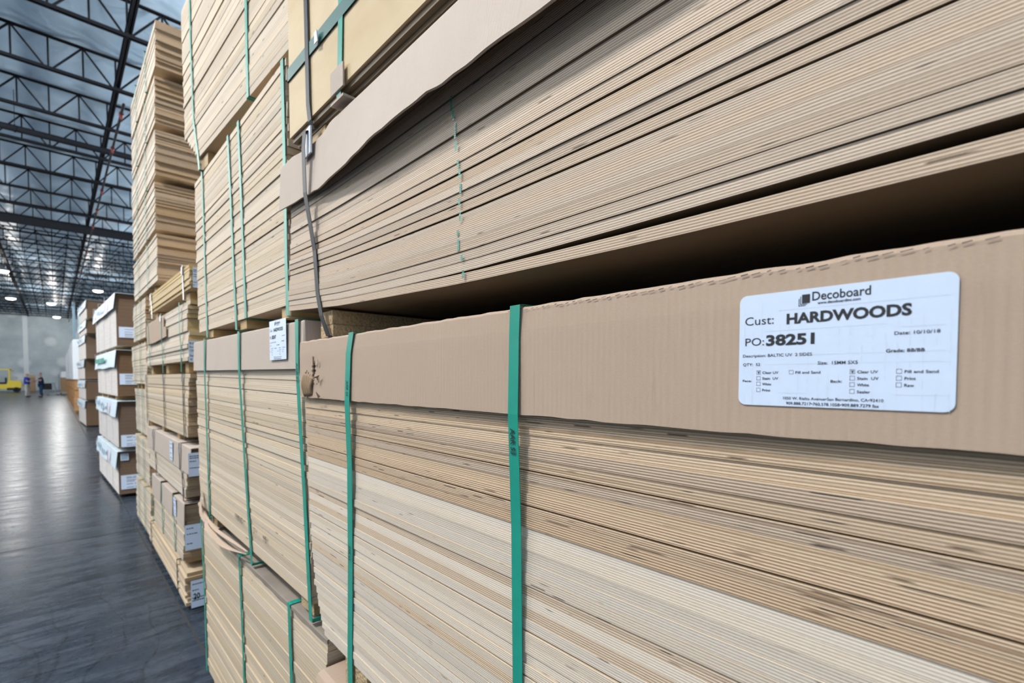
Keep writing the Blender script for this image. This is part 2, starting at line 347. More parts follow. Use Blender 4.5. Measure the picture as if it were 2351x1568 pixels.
# ------------------------------------------------------------------ bundle of sheets
class Bundle:
    """a strapped bundle of sheets whose aisle face is the plane x = x0 + k*y; d = depth behind that face"""
    def __init__(s, name, label, cat, x0, k, W, zb, zt, yn, yf, group='strapped board bundles along the aisle'):
        s.x0, s.k, s.W, s.zb, s.zt = x0, k, W, zb, zt
        s.yn = yn if callable(yn) else const(yn); s.yf = yf if callable(yf) else const(yf)
        y = s.yn(0); s.root = thing(name, label, cat, (x0+k*y, y, zb(y)), group)
    def P(s, y, z, d=0.): return Vector((s.x0+s.k*y+d, y-d*s.k, z))
    def sheets(s, n, side='ply_near', end=None, part='plywood_sheet', jx=.0012, jy=.004, seg=14, gapp=.14, gap=(.0012, .0028), drop=None, seed=1, slide=None, face='veneer'):
        r = random.Random(seed); mats = [side, face, end or side] if not callable(side) else None
        for i in range(n):
            a, b = i/n, (i+1)/n
            zm = lerp(s.zb(0), s.zt(0), (a+b)/2)
            yn = s.yn(zm)+r.uniform(-jy, jy); yf = s.yf(zm)+r.uniform(-jy, jy)
            dx = r.uniform(-jx, jx) + (slide(i/n) if slide else 0)
            g = r.uniform(*gap) if r.random() < gapp else .0003
            amp = r.uniform(-.0006, .0006); ph = r.uniform(0, 6)
            ys = [lerp(yn, yf, j/seg) for j in range(seg+1)]
            rows = []; uvr = []
            def prof(y):
                zb, zt = s.zb(y), s.zt(y)
                if drop and i > 0: zb += drop(y)
                z0 = lerp(zb, zt, a); z1 = lerp(zb, zt, b)-g
                if drop and i == 0: z0 = s.zb(y); z1 = z0+(s.zt(y)-s.zb(y))/n-.0004
                x = dx+amp*math.sin(y*5+ph); c = min(.0003, (z1-z0)*.1)
                return [s.P(y, z0, s.W), s.P(y, z0, x+c), s.P(y, z0+c, x), s.P(y, z1-c, x), s.P(y, z1, x+c), s.P(y, z1, s.W)]
            pr = [prof(y) for y in ys]
            mb = MB()
            for j in range(seg):
                p, q = pr[j], pr[j+1]; u0, u1 = ys[j], ys[j+1]
                for e, (v0, v1), mi in ((0, (0, 1), 1), (1, (0, .05), 0), (2, (.05, .95), 0), (3, (.95, 1), 0), (4, (0, 1), 1)):
                    mb.face([p[e], p[e+1], q[e+1], q[e]], [(u0, v0), (u0, v1), (u1, v1), (u1, v0)], mi)
                mb.face([p[5], p[0], q[0], q[5]], [(u0, 1), (u0, 0), (u1, 0), (u1, 1)], 0)
            for p, fl in ((pr[0], True), (pr[-1], False)):
                pts = [p[0], p[1], p[2], p[3], p[4], p[5]]; uv = [(s.W, 0), (0, 0), (0, .05), (0, .95), (0, 1), (s.W, 1)]
                if fl: pts = pts[::-1]; uv = uv[::-1]
                mb.face(pts, uv, 2)
            if callable(side): mats = [side(i/n, r), face, side(i/n, r)]
            mb.build(part, mats, s.root)
        return s
    def stack(s, name, side, end, bands=8):
        mb = MB(); y0, y1 = s.yn(s.zb(0)), s.yf(s.zb(0)); y2, y3 = s.yn(s.zt(0)), s.yf(s.zt(0))
        A, B_ = s.P(y0, s.zb(y0)), s.P(y1, s.zb(y1)); D, E_ = s.P(y2, s.zt(y2)), s.P(y3, s.zt(y3))
        A2, B2, D2, E2 = (s.P(y0, s.zb(y0), s.W), s.P(y1, s.zb(y1), s.W), s.P(y2, s.zt(y2), s.W), s.P(y3, s.zt(y3), s.W))
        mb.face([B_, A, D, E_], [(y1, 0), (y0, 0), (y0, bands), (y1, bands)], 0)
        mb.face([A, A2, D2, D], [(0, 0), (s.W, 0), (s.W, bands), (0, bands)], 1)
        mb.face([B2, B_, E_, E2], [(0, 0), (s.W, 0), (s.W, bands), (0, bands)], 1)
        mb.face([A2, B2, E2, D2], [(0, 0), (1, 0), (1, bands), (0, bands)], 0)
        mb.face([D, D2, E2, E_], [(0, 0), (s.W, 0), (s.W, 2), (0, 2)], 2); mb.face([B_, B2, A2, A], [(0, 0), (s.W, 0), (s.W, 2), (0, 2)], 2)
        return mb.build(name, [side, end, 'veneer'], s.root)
    def strap(s, pts, w=.02, mat='green', name='strap', close=True, clip=None, mid=True):
        """pts: (y, z, d) from top to bottom on the aisle face; the loop continues over the top, behind and under"""
        path = [(y, z, d) for y, z, d in pts]
        if mid and len(path) == 2:
            (y, z, d), (y2, z2, d2) = path
            path = [(y, z, d)]+[(lerp(y, y2, t)+.003*math.sin(9*t+y), lerp(z, z2, t), lerp(d, d2, t)) for t in (.25, .5, .75)]+[(y2, z2, d2)]
        yt, zt, dt = path[0]; yb, zb, db = path[-1]
        if close:
            path = [(yt, zt+.001, s.W+.002), (yt, zt+.001, dt+.006)]+path+[(yb, zb-.001, db+.006), (yb, zb-.001, s.W+.002), (yt, zt+.001, s.W+.002)]
        c = [s.P(*p) for p in path]; ax = Vector((s.k, 1, 0)).normalized()*w/2
        mb = MB(); t = .0008
        nr = []
        for i in range(len(c)):
            d = (c[min(i+1, len(c)-1)]-c[max(i-1, 0)])
            if d.length < 1e-6: d = c[1]-c[0]
            nr.append(d.normalized().cross(ax).normalized()*t)
        L = [0.]
        for i in range(1, len(c)): L.append(L[-1]+(c[i]-c[i-1]).length)
        rows = [[c[i]-ax, c[i]+ax, c[i]+ax+nr[i], c[i]-ax+nr[i], c[i]-ax] for i in range(len(c))]
        mb.grid(rows, [[(L[i], 0), (L[i], w), (L[i], w), (L[i], 0), (L[i], 0)] for i in range(len(c))], 0, False)
        o = mb.build(name, mat, s.root)
        if clip:
            for (y, z, d) in clip:
                q = MB(); a = s.P(y-w*.62, z-.02, d-.003); q.hexa([s.P(y-w*.62, z-.022, d-.003), s.P(y-w*.62, z-.022, d), s.P(y+w*.62, z-.022, d), s.P(y+w*.62, z-.022, d-.003),
                                                                 s.P(y-w*.62, z+.022, d-.003), s.P(y-w*.62, z+.022, d), s.P(y+w*.62, z+.022, d), s.P(y+w*.62, z+.022, d-.003)])
                cl = q.build('strap_seal', 'steel_clip', o)
        return o
    def strap_text(s, o, txt, y, z, d, length, height, mat='ink', slope=0.):
        mb = MB()
        text_into(mb, txt, lambda u, v: s.P(y+height/2-v, z-u, d+slope*u), length, height, .02)
        # letters read downwards along the strap
        ob = mb.build('strap_print', mat, o); return ob
    def cap(s, y0, y1, zt, zb, out, top=None, mat='card', ny=60, nz=8, skip=None, name='cardboard_cap', th=.0035, fold=.004, jag=None, ends=True):
        top = s.W-.02 if top is None else top
        ys = [lerp(y0, y1, j/ny) for j in range(ny+1)]; rows = []; uvr = []
        for j, y in enumerate(ys):
            a, b = zt(y), zb(y)+(jag(y) if jag else 0); r = []; u = []
            r += [s.P(y, a, top), s.P(y, a, fold+out(y, 0)), s.P(y, a-fold*.3, fold*.3+out(y, 0))]; L = [top, fold, fold*.4]
            for q in range(nz+1):
                t = q/nz; r.append(s.P(y, lerp(a-fold, b, t), out(y, t))); L.append(-t*(a-b))
            rows.append(r); uvr.append([(y, l) for l in L])
        mb = MB(); mb.grid(rows, uvr, 0, False, (lambda a, b: skip(ys[a], lerp(zt(ys[a]), zb(ys[a]), (b-3+.5)/nz) if b >= 3 else 9)) if skip else None, flip=True)
        o = mb.build(name, mat, s.root)
        md = o.modifiers.new('thickness', 'SOLIDIFY'); md.thickness = th; md.offset = -1
        return o
    def label_sheet(s, origin, U, V, w, h, name='paper_label', mat='paper', rad=0., parent=None):
        """flat paper rectangle; origin = lower left corner, U right, V up"""
        mb = MB(); N = U.cross(V).normalized(); pts = []
        if rad:
            for cx_, cy_, a0 in ((w-rad, rad, -90), (w-rad, h-rad, 0), (rad, h-rad, 90), (rad, rad, 180)):
                for k in range(7):
                    a = math.radians(a0+15*k); pts.append((cx_+rad*math.cos(a), cy_+rad*math.sin(a)))
        else: pts = [(0, 0), (w, 0), (w, h), (0, h)]
        f = [origin+U*x+V*y+N*.0006 for x, y in pts]; bk = [p-N*.0004 for p in f]
        mb.face(f, [(x, y) for x, y in pts]); mb.face(bk[::-1])
        for i in range(len(f)):
            j = (i+1) % len(f); mb.face([bk[i], bk[j], f[j], f[i]])
        return mb.build(name, mat, parent or s.root)
    def runner(s, y0, y1, z0, z1, d0=.0, mat='block', name='runner', W=None):
        W = W or s.W-.01; mb = MB()
        mb.hexa([s.P(y0, z0, d0), s.P(y0, z0, W), s.P(y1, z0, W), s.P(y1, z0, d0), s.P(y0, z1, d0), s.P(y0, z1, W), s.P(y1, z1, W), s.P(y1, z1, d0)])
        return mb.build(name, mat, s.root)
    def print_lines(s, lab, origin, U, V, w, h, seed=0, big=None):
        """a small sheet's printing: heading, rows of short words"""
        r = random.Random(seed); mb = MB(); N = U.cross(V).normalized()*.0008
        def rect(x, y, a, b): mb.face([origin+U*x+V*y+N, origin+U*(x+a)+V*y+N, origin+U*(x+a)+V*(y+b)+N, origin+U*x+V*(y+b)+N])
        def tx(t, x, y, a, b, bold=.015): text_into(mb, t, lambda u, v: origin+U*(x+u)+V*(y+v)+N, a, b, bold)
        if big: big(rect, tx)
        return mb.build('label_print', 'ink', lab)
Z1 = Vector((0, 0, 1))
LW, LH = .1365, .0915
def form(rect, tx, w, h, po='38251', sub=True, lines=False):
    """the printed form on the address labels; x, y as fractions of the sheet"""
    def T(t, x0, x1, y, ch, bold=.0): tx(t, x0*w, y*h, (x1-x0)*w, ch*h, bold)
    def Rr(x, y, a, b): rect(x*w, y*h, a*w, b*h)
    T('Decoboard', .395, .663, .897, .072, .012)
    Rr(.344, .880, .040, .074); Rr(.335, .870, .0035, .070); Rr(.335, .870, .035, .005); Rr(.327, .858, .0035, .065); Rr(.327, .858, .035, .005)
    T('www.decoboardinc.com', .421, .620, .862, .022, .022)
    T('Cust:', .034, .197, .728, .075, .0); T('HARDWOODS', .266, .831, .718, .084, .040)
    T('PO:', .037, .145, .541, .070, .0); T(po, .156, .411, .538, .088, .040)
    if not sub: return
    T('Date: 10/10/18', .764, .939, .573, .025, .012); T('Grade: BB/BB', .732, .884, .442, .025, .02)
    T('Description: BALTIC UV  2 SIDES', .024, .40, .436, .026, .008)
    T('QTY:  52', .025, .125, .357, .025, .008); T('Size:  15MM 5X5', .429, .614, .359, .027, .010)
    T('Face:', .025, .077, .210, .020, .015); T('Back:', .492, .545, .209, .022, .012)
    rows = (.284, .232, .181, .126)
    for x, names, wd in ((.106, ('Clear UV', 'Stain  UV', 'White', 'Print'), (.089, .088, .05, .046)), (.580, ('Clear UV', 'Stain  UV', 'White', 'Sealer'), (.088, .092, .052, .058)), (.776, ('Fill and Sand', 'Print', 'Raw'), (.128, .044, .038)), (.285, ('Fill and Sand',), (.125,))):
        for y, n_, q in zip(rows, names, wd):
            T(n_, x+.033, x+.033+q, y, .022, .015)
            for a, b, c_, d_ in ((0, -.004, .022, .0025), (0, .028, .022, .0025), (0, -.004, .0014, .034), (.021, -.004, .0014, .034)): Rr(x+a, y+b, c_, d_)
            if n_ == 'Clear UV': T('v', x+.005, x+.018, y+.002, .03, .04)
    T('1050 W. Rialto Avenue•San Bernardino, CA•92410', .256, .727, .060, .024, .008)
    T('909.888.7217•760.578.1058•909.889.7279 fax', .272, .710, .016, .024, .012)

# ================================================================== THE SETTING
mb = MB(); nx, ny = 30, 30
mb.box((-20, -12, -.2), (9, 76.5, 0)); struct(mb, 'floor', 'floor')
for i, (a, b_) in enumerate((((.512, -12, 0), (.524, 76, .0012)), ((-5.5, -12, 0), (-5.488, 76, .0012)))):
    mb = MB(); mb.box(a, b_); struct(mb, f'trim_{i+1}', 'insulation_dark')
k = 3
for yj in (5.55, 13.2, 21., 29., 37., 45., 53., 61., 69.):
    mb = MB(); mb.box((-20, yj, 0), (9, yj+.012, .0012)); struct(mb, f'trim_{k}', 'insulation_dark'); k += 1
# back wall: tilt-up panels with raised seams between them
mb = MB(); mb.box((-20, 76, 0), (9, 76.4, 9.6)); struct(mb, 'wall_back', 'wall')
for xs in (-2.25, 5.2, -9.7):
    mb = MB(); mb.box((xs-.2, 75.96, 0), (xs+.2, 76.0, 9)); struct(mb, f'trim_{k}', 'seam'); k += 1
mb = MB(); mb.box((9, -12, 0), (9.3, 76.4, 9.6)); struct(mb, 'wall_right', 'wall')
# left wall and wall behind the camera: headers above the open dock doors
mb = MB(); mb.box((-20.3, -12, 0), (-20, 76.4, 9.6)); struct(mb, 'wall_left', 'wall')
mb = MB(); mb.box((-20, -12.3, 6.5), (9.3, -12, 9.6)); mb.box((-1, -12.3, 0), (9.3, -12, 6.5)); mb.box((-20, -12.3, 0), (-17, -12, 6.5)); struct(mb, 'wall_front', 'wall')
# ceiling: foil insulation sagging a little between the joists
mb = MB(); X0, X1, Y0, Y1 = -20, 9, -12, 76; NX, NY = 200, 150
JOIST0, JSTEP, JZ = 12.36, 2.46, 8.2
rows = []
for j in range(NY+1):
    y = lerp(Y0, Y1, j/NY); r = []
    for i in range(NX+1):
        x = lerp(X0, X1, i/NX)
        ph = ((y-JOIST0)/JSTEP) % 1
        r.append((x, y, 9.03-.03*math.sin(math.pi*ph)-.06*abs(math.sin(math.pi*(x-.64)/1.15))+.012*math.sin(x*3.1+y*1.7)))
    rows.append(r)
mb.grid(rows, smooth=True, flip=True); mb.box((-20, -12, 9.3), (9, 76, 9.5)); struct(mb, 'ceiling', 'ceiling')

# roof joists ----------------------------------------------------------
XA, XB, PER = -9.77, 6.2, 1.15
def chord_mb(z, h, y):
    m_ = MB()
    for s_ in (-1, 1): m_.box((XA, y+s_*.012-(.045 if s_ < 0 else 0), z), (XB, y+s_*.012+(.045 if s_ > 0 else 0), z+.012)); m_.box((XA, y+s_*.016-.004, z), (XB, y+s_*.016+.004, z+h))
    return m_
def joist(y, first, near):
    zb, zt = JZ, JZ+.72
    t = thing('roof_joist', 'dark steel lattice roof joist under the white ceiling, %s' % first, 'roof truss', (XA, y, zb), 'lattice joists across the ceiling')
    chord_mb(zb, .075, y).build('bottom_chord', 'steel', t)
    chord_mb(zt-.005, .04, y).build('top_chord', 'steel', t)
    bars = []; n = int((XB-XA)/PER)
    for i in range(n):
        x = XA+i*PER+.06
        bars += [((x, y, zt), (x+PER*.45, y, zb+.04)), ((x+PER*.55, y, zb+.04), (x+PER, y, zt)), ((x+PER*.5, y, zb), (x+PER*.5, y, zt)), ((x, y, zb), (x, y, zt))]
    if near:
        for a, b_ in bars:
            q = MB(); q.bar(a, b_, .035, .03, up=(0, 1, 0)); q.build('web_member', 'steel', t)
    else:
        q = MB()
        for a, b_ in bars: q.bar(a, b_, .035, .03, up=(0, 1, 0))
        q.build('web', 'steel', t)
ORD = ['first', 'second', 'third', 'fourth', 'fifth', 'sixth', 'seventh', 'eighth', 'ninth', 'tenth', 'eleventh', 'twelfth', 'thirteenth', 'fourteenth', 'fifteenth', 'sixteenth', 'seventeenth', 'eighteenth', 'nineteenth', 'twentieth']
y = JOIST0-JSTEP; i = 0
while y < 75.5:
    joist(y, (ORD[i]+' from the top of the photo') if i < 20 else (ORD[max(0, int(round((75.5-y)/JSTEP)))]+' out from the back wall'), i < 5)
    y += JSTEP; i += 1
# girders and pipes
def girder(x, z, w, h, label):
    q = MB(); q.box((x-w/2, -10, z), (x+w/2, 75.9, z+h*.12)); q.box((x-w/2, -10, z+h*.88), (x+w/2, 75.9, z+h)); q.box((x-.01, -10, z), (x+.01, 75.9, z+h))
    t = q.build('roof_girder', 'steel'); tag(t, label, 'beam', 'long beams running down the hall'); return t
girder(1.25, 8.3, .09, .22, 'dark steel beam running down the hall above the stacks')
girder(-1.95, 8.3, .14, .3, 'dark steel beam running down the hall near the left edge')
t = thing('sprinkler_pipe', 'thick round black pipe crossing below the roof joists', 'pipe', (XA, 18.3, 8.0))
q = MB(); q.tube((XA, 18.3, 7.98), (XB, 18.3, 7.98), .085, 16); q.build('main_pipe', 'steel', t)
for x in (-6., -3.3, -.6, 2.1):
    q = MB(); q.tube((x, 18.3, 8.0), (x, 18.3, 9.0), .008, 6); q.build('hanger_rod', 'steel', t)
    q = MB(); q.tube((x-.02, 18.3, 7.98), (x+.02, 18.3, 7.98), .1, 16); q.build('pipe_clamp', 'steel', t)
t = thing('cross_girder', 'heavy dark cross beam halfway down the hall ceiling', 'beam', (XA, 29.2, 8.0))
q = MB(); q.box((XA, 29.1, 7.95), (XB, 29.3, 7.99)); q.box((XA, 29.19, 7.95), (XB, 29.21, 8.3)); q.box((XA, 29.1, 8.28), (XB, 29.3, 8.32)); q.build('flange_beam', 'steel', t)
t = thing('sprinkler_branch', 'thin sprinkler branch pipe with red fittings beside the long beam', 'pipe', (1.33, 14.6, 7.85))
q = MB(); q.tube((1.33, 14.6, 7.85), (1.33, 75, 7.85), .03, 8); q.build('branch_pipe', 'steel', t)
for yy in (15.2, 17.6, 21.8, 24.4, 27., 33., 39.):
    q = MB(); q.tube((1.33, yy-.06, 7.85), (1.33, yy+.06, 7.85), .05, 10); q.tube((1.33, yy, 7.83), (1.33, yy, 7.72), .025, 8); q.build('red_fitting', 'red', t)

# lamps ------------------------------------------------------------------
def high_bay(x, y, label, power, z=7.9):
    t = thing('high_bay_light', label, 'lamp', (x, y, z), 'high bay lamps')
    q = MB(); q.lathe((x, y, z), [(.0, .30), (.09, .30), (.12, .22), (.30, .05), (.33, .0), (.31, .0), (.28, .05), (.1, .2), (0, .2)]); q.build('lamp_housing', 'grey_metal', t)
    q = MB(); q.lathe((x, y, z), [(.30, .01), (.27, -.05), (.15, -.10), (0, -.115)]); q.build('lamp_lens', 'lamp', t)
    q = MB(); q.tube((x, y, z+.3), (x, y, 9.), .012, 6); q.build('hanging_rod', 'steel', t)
    l = bpy.data.lights.new('lamp_light', 'POINT'); l.energy = power; l.color = (1., .97, .93); l.shadow_soft_size = .28
    o = bpy.data.objects.new('lamp_light', l); C.objects.link(o); o.location = (0, 0, -.45); o.parent = t
    return t
PW = 260
for x, y, lb in ((2.49, 47.2, 'bright high bay lamp just above the printed board stack'), (-.05, 58., 'bright high bay lamp middle of the far cluster'), (-2.42, 56.5, 'bright high bay lamp low near the left edge of the photo'),
                 (-2.14, 42.4, 'bright high bay lamp cut by the left edge of the photo'), (.31, 70.4, 'lowest bright high bay lamp, nearest the back wall')):
    high_bay(x, y, lb, 420 if y > 69 else PW)
for x, y, pw in ((-3.2, 2.2, 2700), (-6., 11., 1500), (-6., 16.2, 1500), (-11, 2, 600), (-11, 24, 700), (-6.5, 26.2, 1100), (-12, 46, 1500), (-12, 62, 1500), (3.6, 4., 500), (4.5, 10., 600), (6, 17., 700), (6, 24., 700), (6, 32., 700)):  # aisle lamp is the key light; the others are unseen, added as fill
    high_bay(x, y, 'high bay lamp %s outside the photo' % ('added as fill light over the far side of the hall' if x < -5 else 'over the aisle' if x < 0 else 'added to brighten the ceiling behind the tall stacks'), pw)

# ================================================================== COLUMN A (nearest stack)
AX, AK = .43, .02
BN = 'plywood_bundle'
# A2: lower bundle with the address label
A2 = Bundle(BN, 'large near plywood bundle with cardboard cap, two green straps and big white address label', 'plywood bundle', AX, AK, 1.25, const(.782), const(1.478), -.31,
            interp([(.78, 1.118), (.90, 1.181), (1.037, 1.203), (1.354, 1.225), (1.48, 1.215)]))
def a2side(t, r_):
    if t < .42: return 'ply_pale' if r_.random() < .88 else 'ply_near'
    if t < .60: return 'ply_pale' if r_.random() < .6 else 'ply_near'
    if t < .78: return 'ply_brown' if r_.random() < .6 else 'ply_near'
    return 'ply_near' if r_.random() < .85 else 'ply_pale'
A2.sheets(46, a2side, seed=11, gapp=.22)
hole = [(1.178, 1.385, .022, .030), (1.135, 1.43, .010, .022), (1.14, 1.40, .008, .02), (1.11, 1.40, .008, .008)]
def a2skip(y_, z_):
    if z_ > 5: return False
    return any(((y_-a)/p)**2+((z_-b_)/q)**2 < 1+.5*math.sin(y_*900+z_*700) for a, b_, p, q in hole)
rj = random.Random(3); jl = [rj.uniform(-1, 1) for _ in range(400)]
def jit(y_, a=.0015, s=90): f_ = (y_+2)*s; i_ = int(f_); return a*lerp(jl[i_ % 400], jl[(i_+1) % 400], f_-i_)
ca = A2.cap(-.3, 1.232, lambda y_: 1.4905+jit(y_, .0009, 60), lambda y_: 1.353, lambda y_, t: (-.0085-.0012*min(1, t/.2)-.0004*t), ny=300, nz=26, skip=a2skip, jag=lambda y_: jit(y_, .0008, 40))
q = MB()
for i in range(46):
    yy = .45-i*.0098+rj.uniform(-.002, .002); zz = 1.4868+jit(yy, .0009, 60)+rj.uniform(-.0012, .0006); a = rj.uniform(.0015, .0038); h_ = rj.uniform(.0004, .0010)
    q.face([A2.P(yy+a, zz-.0008, -.0102), A2.P(yy-a, zz, -.0102), A2.P(yy-a, zz+h_, -.0100), A2.P(yy+a, zz+h_-.0008, -.0100)])
pf = q.build('perforation', 'ink', ca); pf['label'] = 'dark torn perforation marks'
# torn corrugation by the far end of the cap
q = MB()
for i in range(6):
    yc = 1.196-i*.0095; rw = []
    for a in range(9):
        t = a/8; zz = lerp(1.413-.002*i, 1.355+.001*i, t); bow = .005*math.sin(math.pi*t)+.008
        rw.append([A2.P(yc+.0048*math.cos(th)+.004*math.sin(3*t+i), zz, -bow-.004*math.sin(th)) for th in [k_*math.pi/5 for k_ in range(6)]])
    q.grid(rw, [[(yc*40, 0)]*6 for _ in rw], 0, True)
fl = q.build('torn_flap', 'card_dark', ca); fl['label'] = 'curled torn brown corrugation'
md = fl.modifiers.new('thickness', 'SOLIDIFY'); md.thickness = .0012
for i, (yy, zz) in enumerate([(1.12, 1.442), (1.108, 1.436), (1.128, 1.405), (1.105, 1.392), (1.098, 1.402), (1.15, 1.352), (1.103, 1.365)]):
    a, b_, c_ = [A2.P(yy+rj.uniform(-.014, .014), zz+rj.uniform(-.012, .012), -.013-rj.uniform(0, .012)) for _ in range(3)]
    q = MB(); q.face([a, b_, c_], [(0, 0), (.01, 0), (.01, .01)])
    fl = q.build('paper_shred', 'card', ca); md = fl.modifiers.new('thickness', 'SOLIDIFY'); md.thickness = .001
capd = lambda t: -.0115
s1 = A2.strap([(.925, 1.493, -.0125), (.938, 1.45, -.0135), (.945, 1.353, -.0145), (.952, 1.22, -.0075), (.962, 1.0, -.004), (.972, .80, -.003), (.974, .692, -.002)], .023)
A2.strap_text(s1, 'AAR 53', .9425, 1.395, -.0154, .032, .007); A2.strap_text(s1, 'AAR 53', .961, 1.045, -.0062, .032, .007)
s2 = A2.strap([(.438, 1.493, -.0125), (.440, 1.45, -.0125), (.440, 1.353, -.0145), (.441, 1.2, -.0075), (.442, .98, -.004), (.443, .80, -.003), (.443, .692, -.002)], .0185)
A2.strap_text(s2, 'AAR 53', .4405, 1.335, -.0149, .034, .008, slope=.046)
A2.strap([(-.045, 1.493, -.0125), (-.045, 1.353, -.014), (-.045, .692, -.003)], .019)
lo = A2.P(.159, 1.3775, -.0104); Ul = (A2.P(.022, 1.3775, -.0104)-lo).normalized(); Vl = Z1
lab = A2.label_sheet(lo, Ul, Vl, LW, LH, 'address_label', 'paper', .006)
lab['label'] = 'white printed address label with rounded corners'
q = MB(); N = Ul.cross(Vl).normalized()*.0007
def rs(x, y_, a, b_, n_=N): q.face([lo+Ul*x+Vl*y_+n_, lo+Ul*(x+a)+Vl*y_+n_, lo+Ul*(x+a)+Vl*(y_+b_)+n_, lo+Ul*x+Vl*(y_+b_)+n_])
for i in range(20):
    x = .004+i*.0068; top_ = .084 if i < 6 else .05+.001*i
    for j in range(9):
        if rj.random() < .72: rs(x+rj.uniform(-.0003, .0003), top_*j/9, rj.uniform(.0002, .0006), top_/9*rj.uniform(.4, 1))
for (x, y_, a) in ((.03, .0765, .102), (.02, .0605, .08), (.02, .0405, .085), (.105, .0405, .026), (.02, .0335, .111), (.03, .0105, .024), (.105, .0108, .029), (.108, .0575, .023)): rs(x, y_, a, .00022)
q.build('label_smear', 'ink_smear', lab)
A2.print_lines(lab, lo, Ul, Vl, LW, LH, big=lambda r_, t_: form(r_, t_, LW, LH))
A2.runner(.905, 1.01, .694, .781, .004, 'osb'); A2.runner(-.2, -.1, .694, .781, .004, 'osb')

# A3: bundle below, mostly out of the frame
A3 = Bundle(BN, 'cardboard-capped bundle cut by the bottom edge under the large near bundle', 'plywood bundle', .425, .018, 1.25, const(.09), const(.668), -.31, 1.135)
A3.sheets(34, 'ply_near', seed=12)
A3.cap(-.3, 1.142, const(.689), const(.55), lambda y_, t: -.008-.004*t, fold=.02, top=1.2)
A3.runner(.9, 1.0, 0, .088, .01, 'osb'); A3.runner(-.2, -.1, 0, .088, .01, 'osb')

# A1: upper bundle
a1b = interp([(-.25, 1.540), (.0, 1.538), (.25, 1.537), (.568, 1.541), (1.0, 1.557), (1.342, 1.580)])
A1 = Bundle(BN, 'upper near plywood bundle with a wide grey cardboard cap flaring out above its shadow', 'plywood bundle', AX, AK, 1.25, a1b, const(1.925), -.28, interp([(1.55, 1.338), (1.8, 1.31)]))
A1.sheets(26, 'ply_upper', seed=21, gapp=.3, gap=(.0008, .0028), drop=interp([(-.28, .011), (.2, .008), (.5, .003), (.8, .0)]), seg=20, jx=.002, face='veneer_shaded')
def a1out(y_, t): return -.008-.026*t*max(0., min(1., (1.14-y_)/.35))*(1 if y_ < 1.14 else 0)-.006*t
A1.cap(-.27, 1.360, interp([(-.3, 1.947), (.55, 1.948), (.86, 1.952), (1.03, 1.956), (1.07, 1.946), (1.17, 1.946), (1.27, 1.962), (1.37, 1.962)]), interp([(-.3, 1.806), (.31, 1.808), (.45, 1.812), (.56, 1.814), (.60, 1.819), (.9, 1.817), (1.08, 1.822), (1.12, 1.828), (1.36, 1.846)]), a1out, mat='card_grey', ny=120, top=.018, jag=lambda y_: jit(y_, .0015, 30))
A1.runner(1.075, 1.147, 1.496, 1.524, .012, 'osb'); A1.runner(1.078, 1.145, 1.525, 1.556, .012, 'osb'); A1.runner(-.22, -.12, 1.496, 1.535, .02, 'osb')
q = MB()
for (yy, z0, z1) in [(.588, 1.80, 1.822), (.583, 1.785, 1.797), (.579, 1.757, 1.779), (.577, 1.738, 1.75), (.572, 1.712, 1.722), (.568, 1.695, 1.709), (.566, 1.673, 1.686), (.569, 1.655, 1.665), (.567, 1.632, 1.645), (.573, 1.612, 1.62), (.572, 1.59, 1.606), (.563, 1.574, 1.58), (.560, 1.548, 1.558)]:
    zz = z0
    while zz < z1:
        q.face([A1.P(yy+.0025, zz, -.0032), A1.P(yy-.0025, zz, -.0032), A1.P(yy-.0025, zz+.0022, -.0032), A1.P(yy+.0025, zz+.0022, -.0032)]); zz += .0029
q.build('green_paint_mark', 'green', A1.root)
# white edge protector under the black strap
q = MB(); q.hexa([A1.P(yy, zz, d) for zz in (1.915, 1.975) for yy, d in ((1.112, -.020), (1.112, -.016), (1.17, -.013), (1.17, -.017))]); q.build('edge_protector', 'white_plastic', A1.root)

# A0: plywood crate on top
t0 = thing('plywood_crate', 'pale yellow plywood crate on top of the near stack, wrapped in dark green webbing', 'crate', (.44, -.3, 1.982))
def A0P(y_, z, d=0.): return Vector((.44+d, y_, z))
q = MB(); q.hexa([A0P(-.3, 2.0), A0P(-.3, 2.0, .012), A0P(1.262, 2.0, .012), A0P(1.262, 2.0), A0P(-.3, 2.62), A0P(-.3, 2.62, .012), A0P(1.262, 2.62, .012), A0P(1.262, 2.62)])
q.build('side_panel', 'panel', t0)
for nm, a, b_ in (('end_panel', 1.25, 1.262), ('end_panel', -.3, -.288)):
    q = MB(); q.box((.452, a, 2.0), (1.64, b_, 2.62)); q.build(nm, 'panel', t0)
q = MB(); q.box((1.64, -.3, 2.0), (1.652, 1.262, 2.62)); q.build('back_panel', 'panel', t0)
q = MB(); q.box((.44, -.3, 2.621), (1.652, 1.262, 2.633)); q.build('lid', 'panel', t0)
q = MB(); q.box((.446, -.3, 1.988), (1.65, 1.258, 1.999)); q.box((.456, -.3, 1.978), (1.64, 1.25, 1.987)); q.build('base_board', 'veneer_shaded', t0)  # shade below the crate is put into the base board colour
for a in (1.09, .42, -.25):
    q = MB(); q.box((.458, a, 1.927), (1.6, a+.075, 1.977)); q.build('runner', 'block', t0)
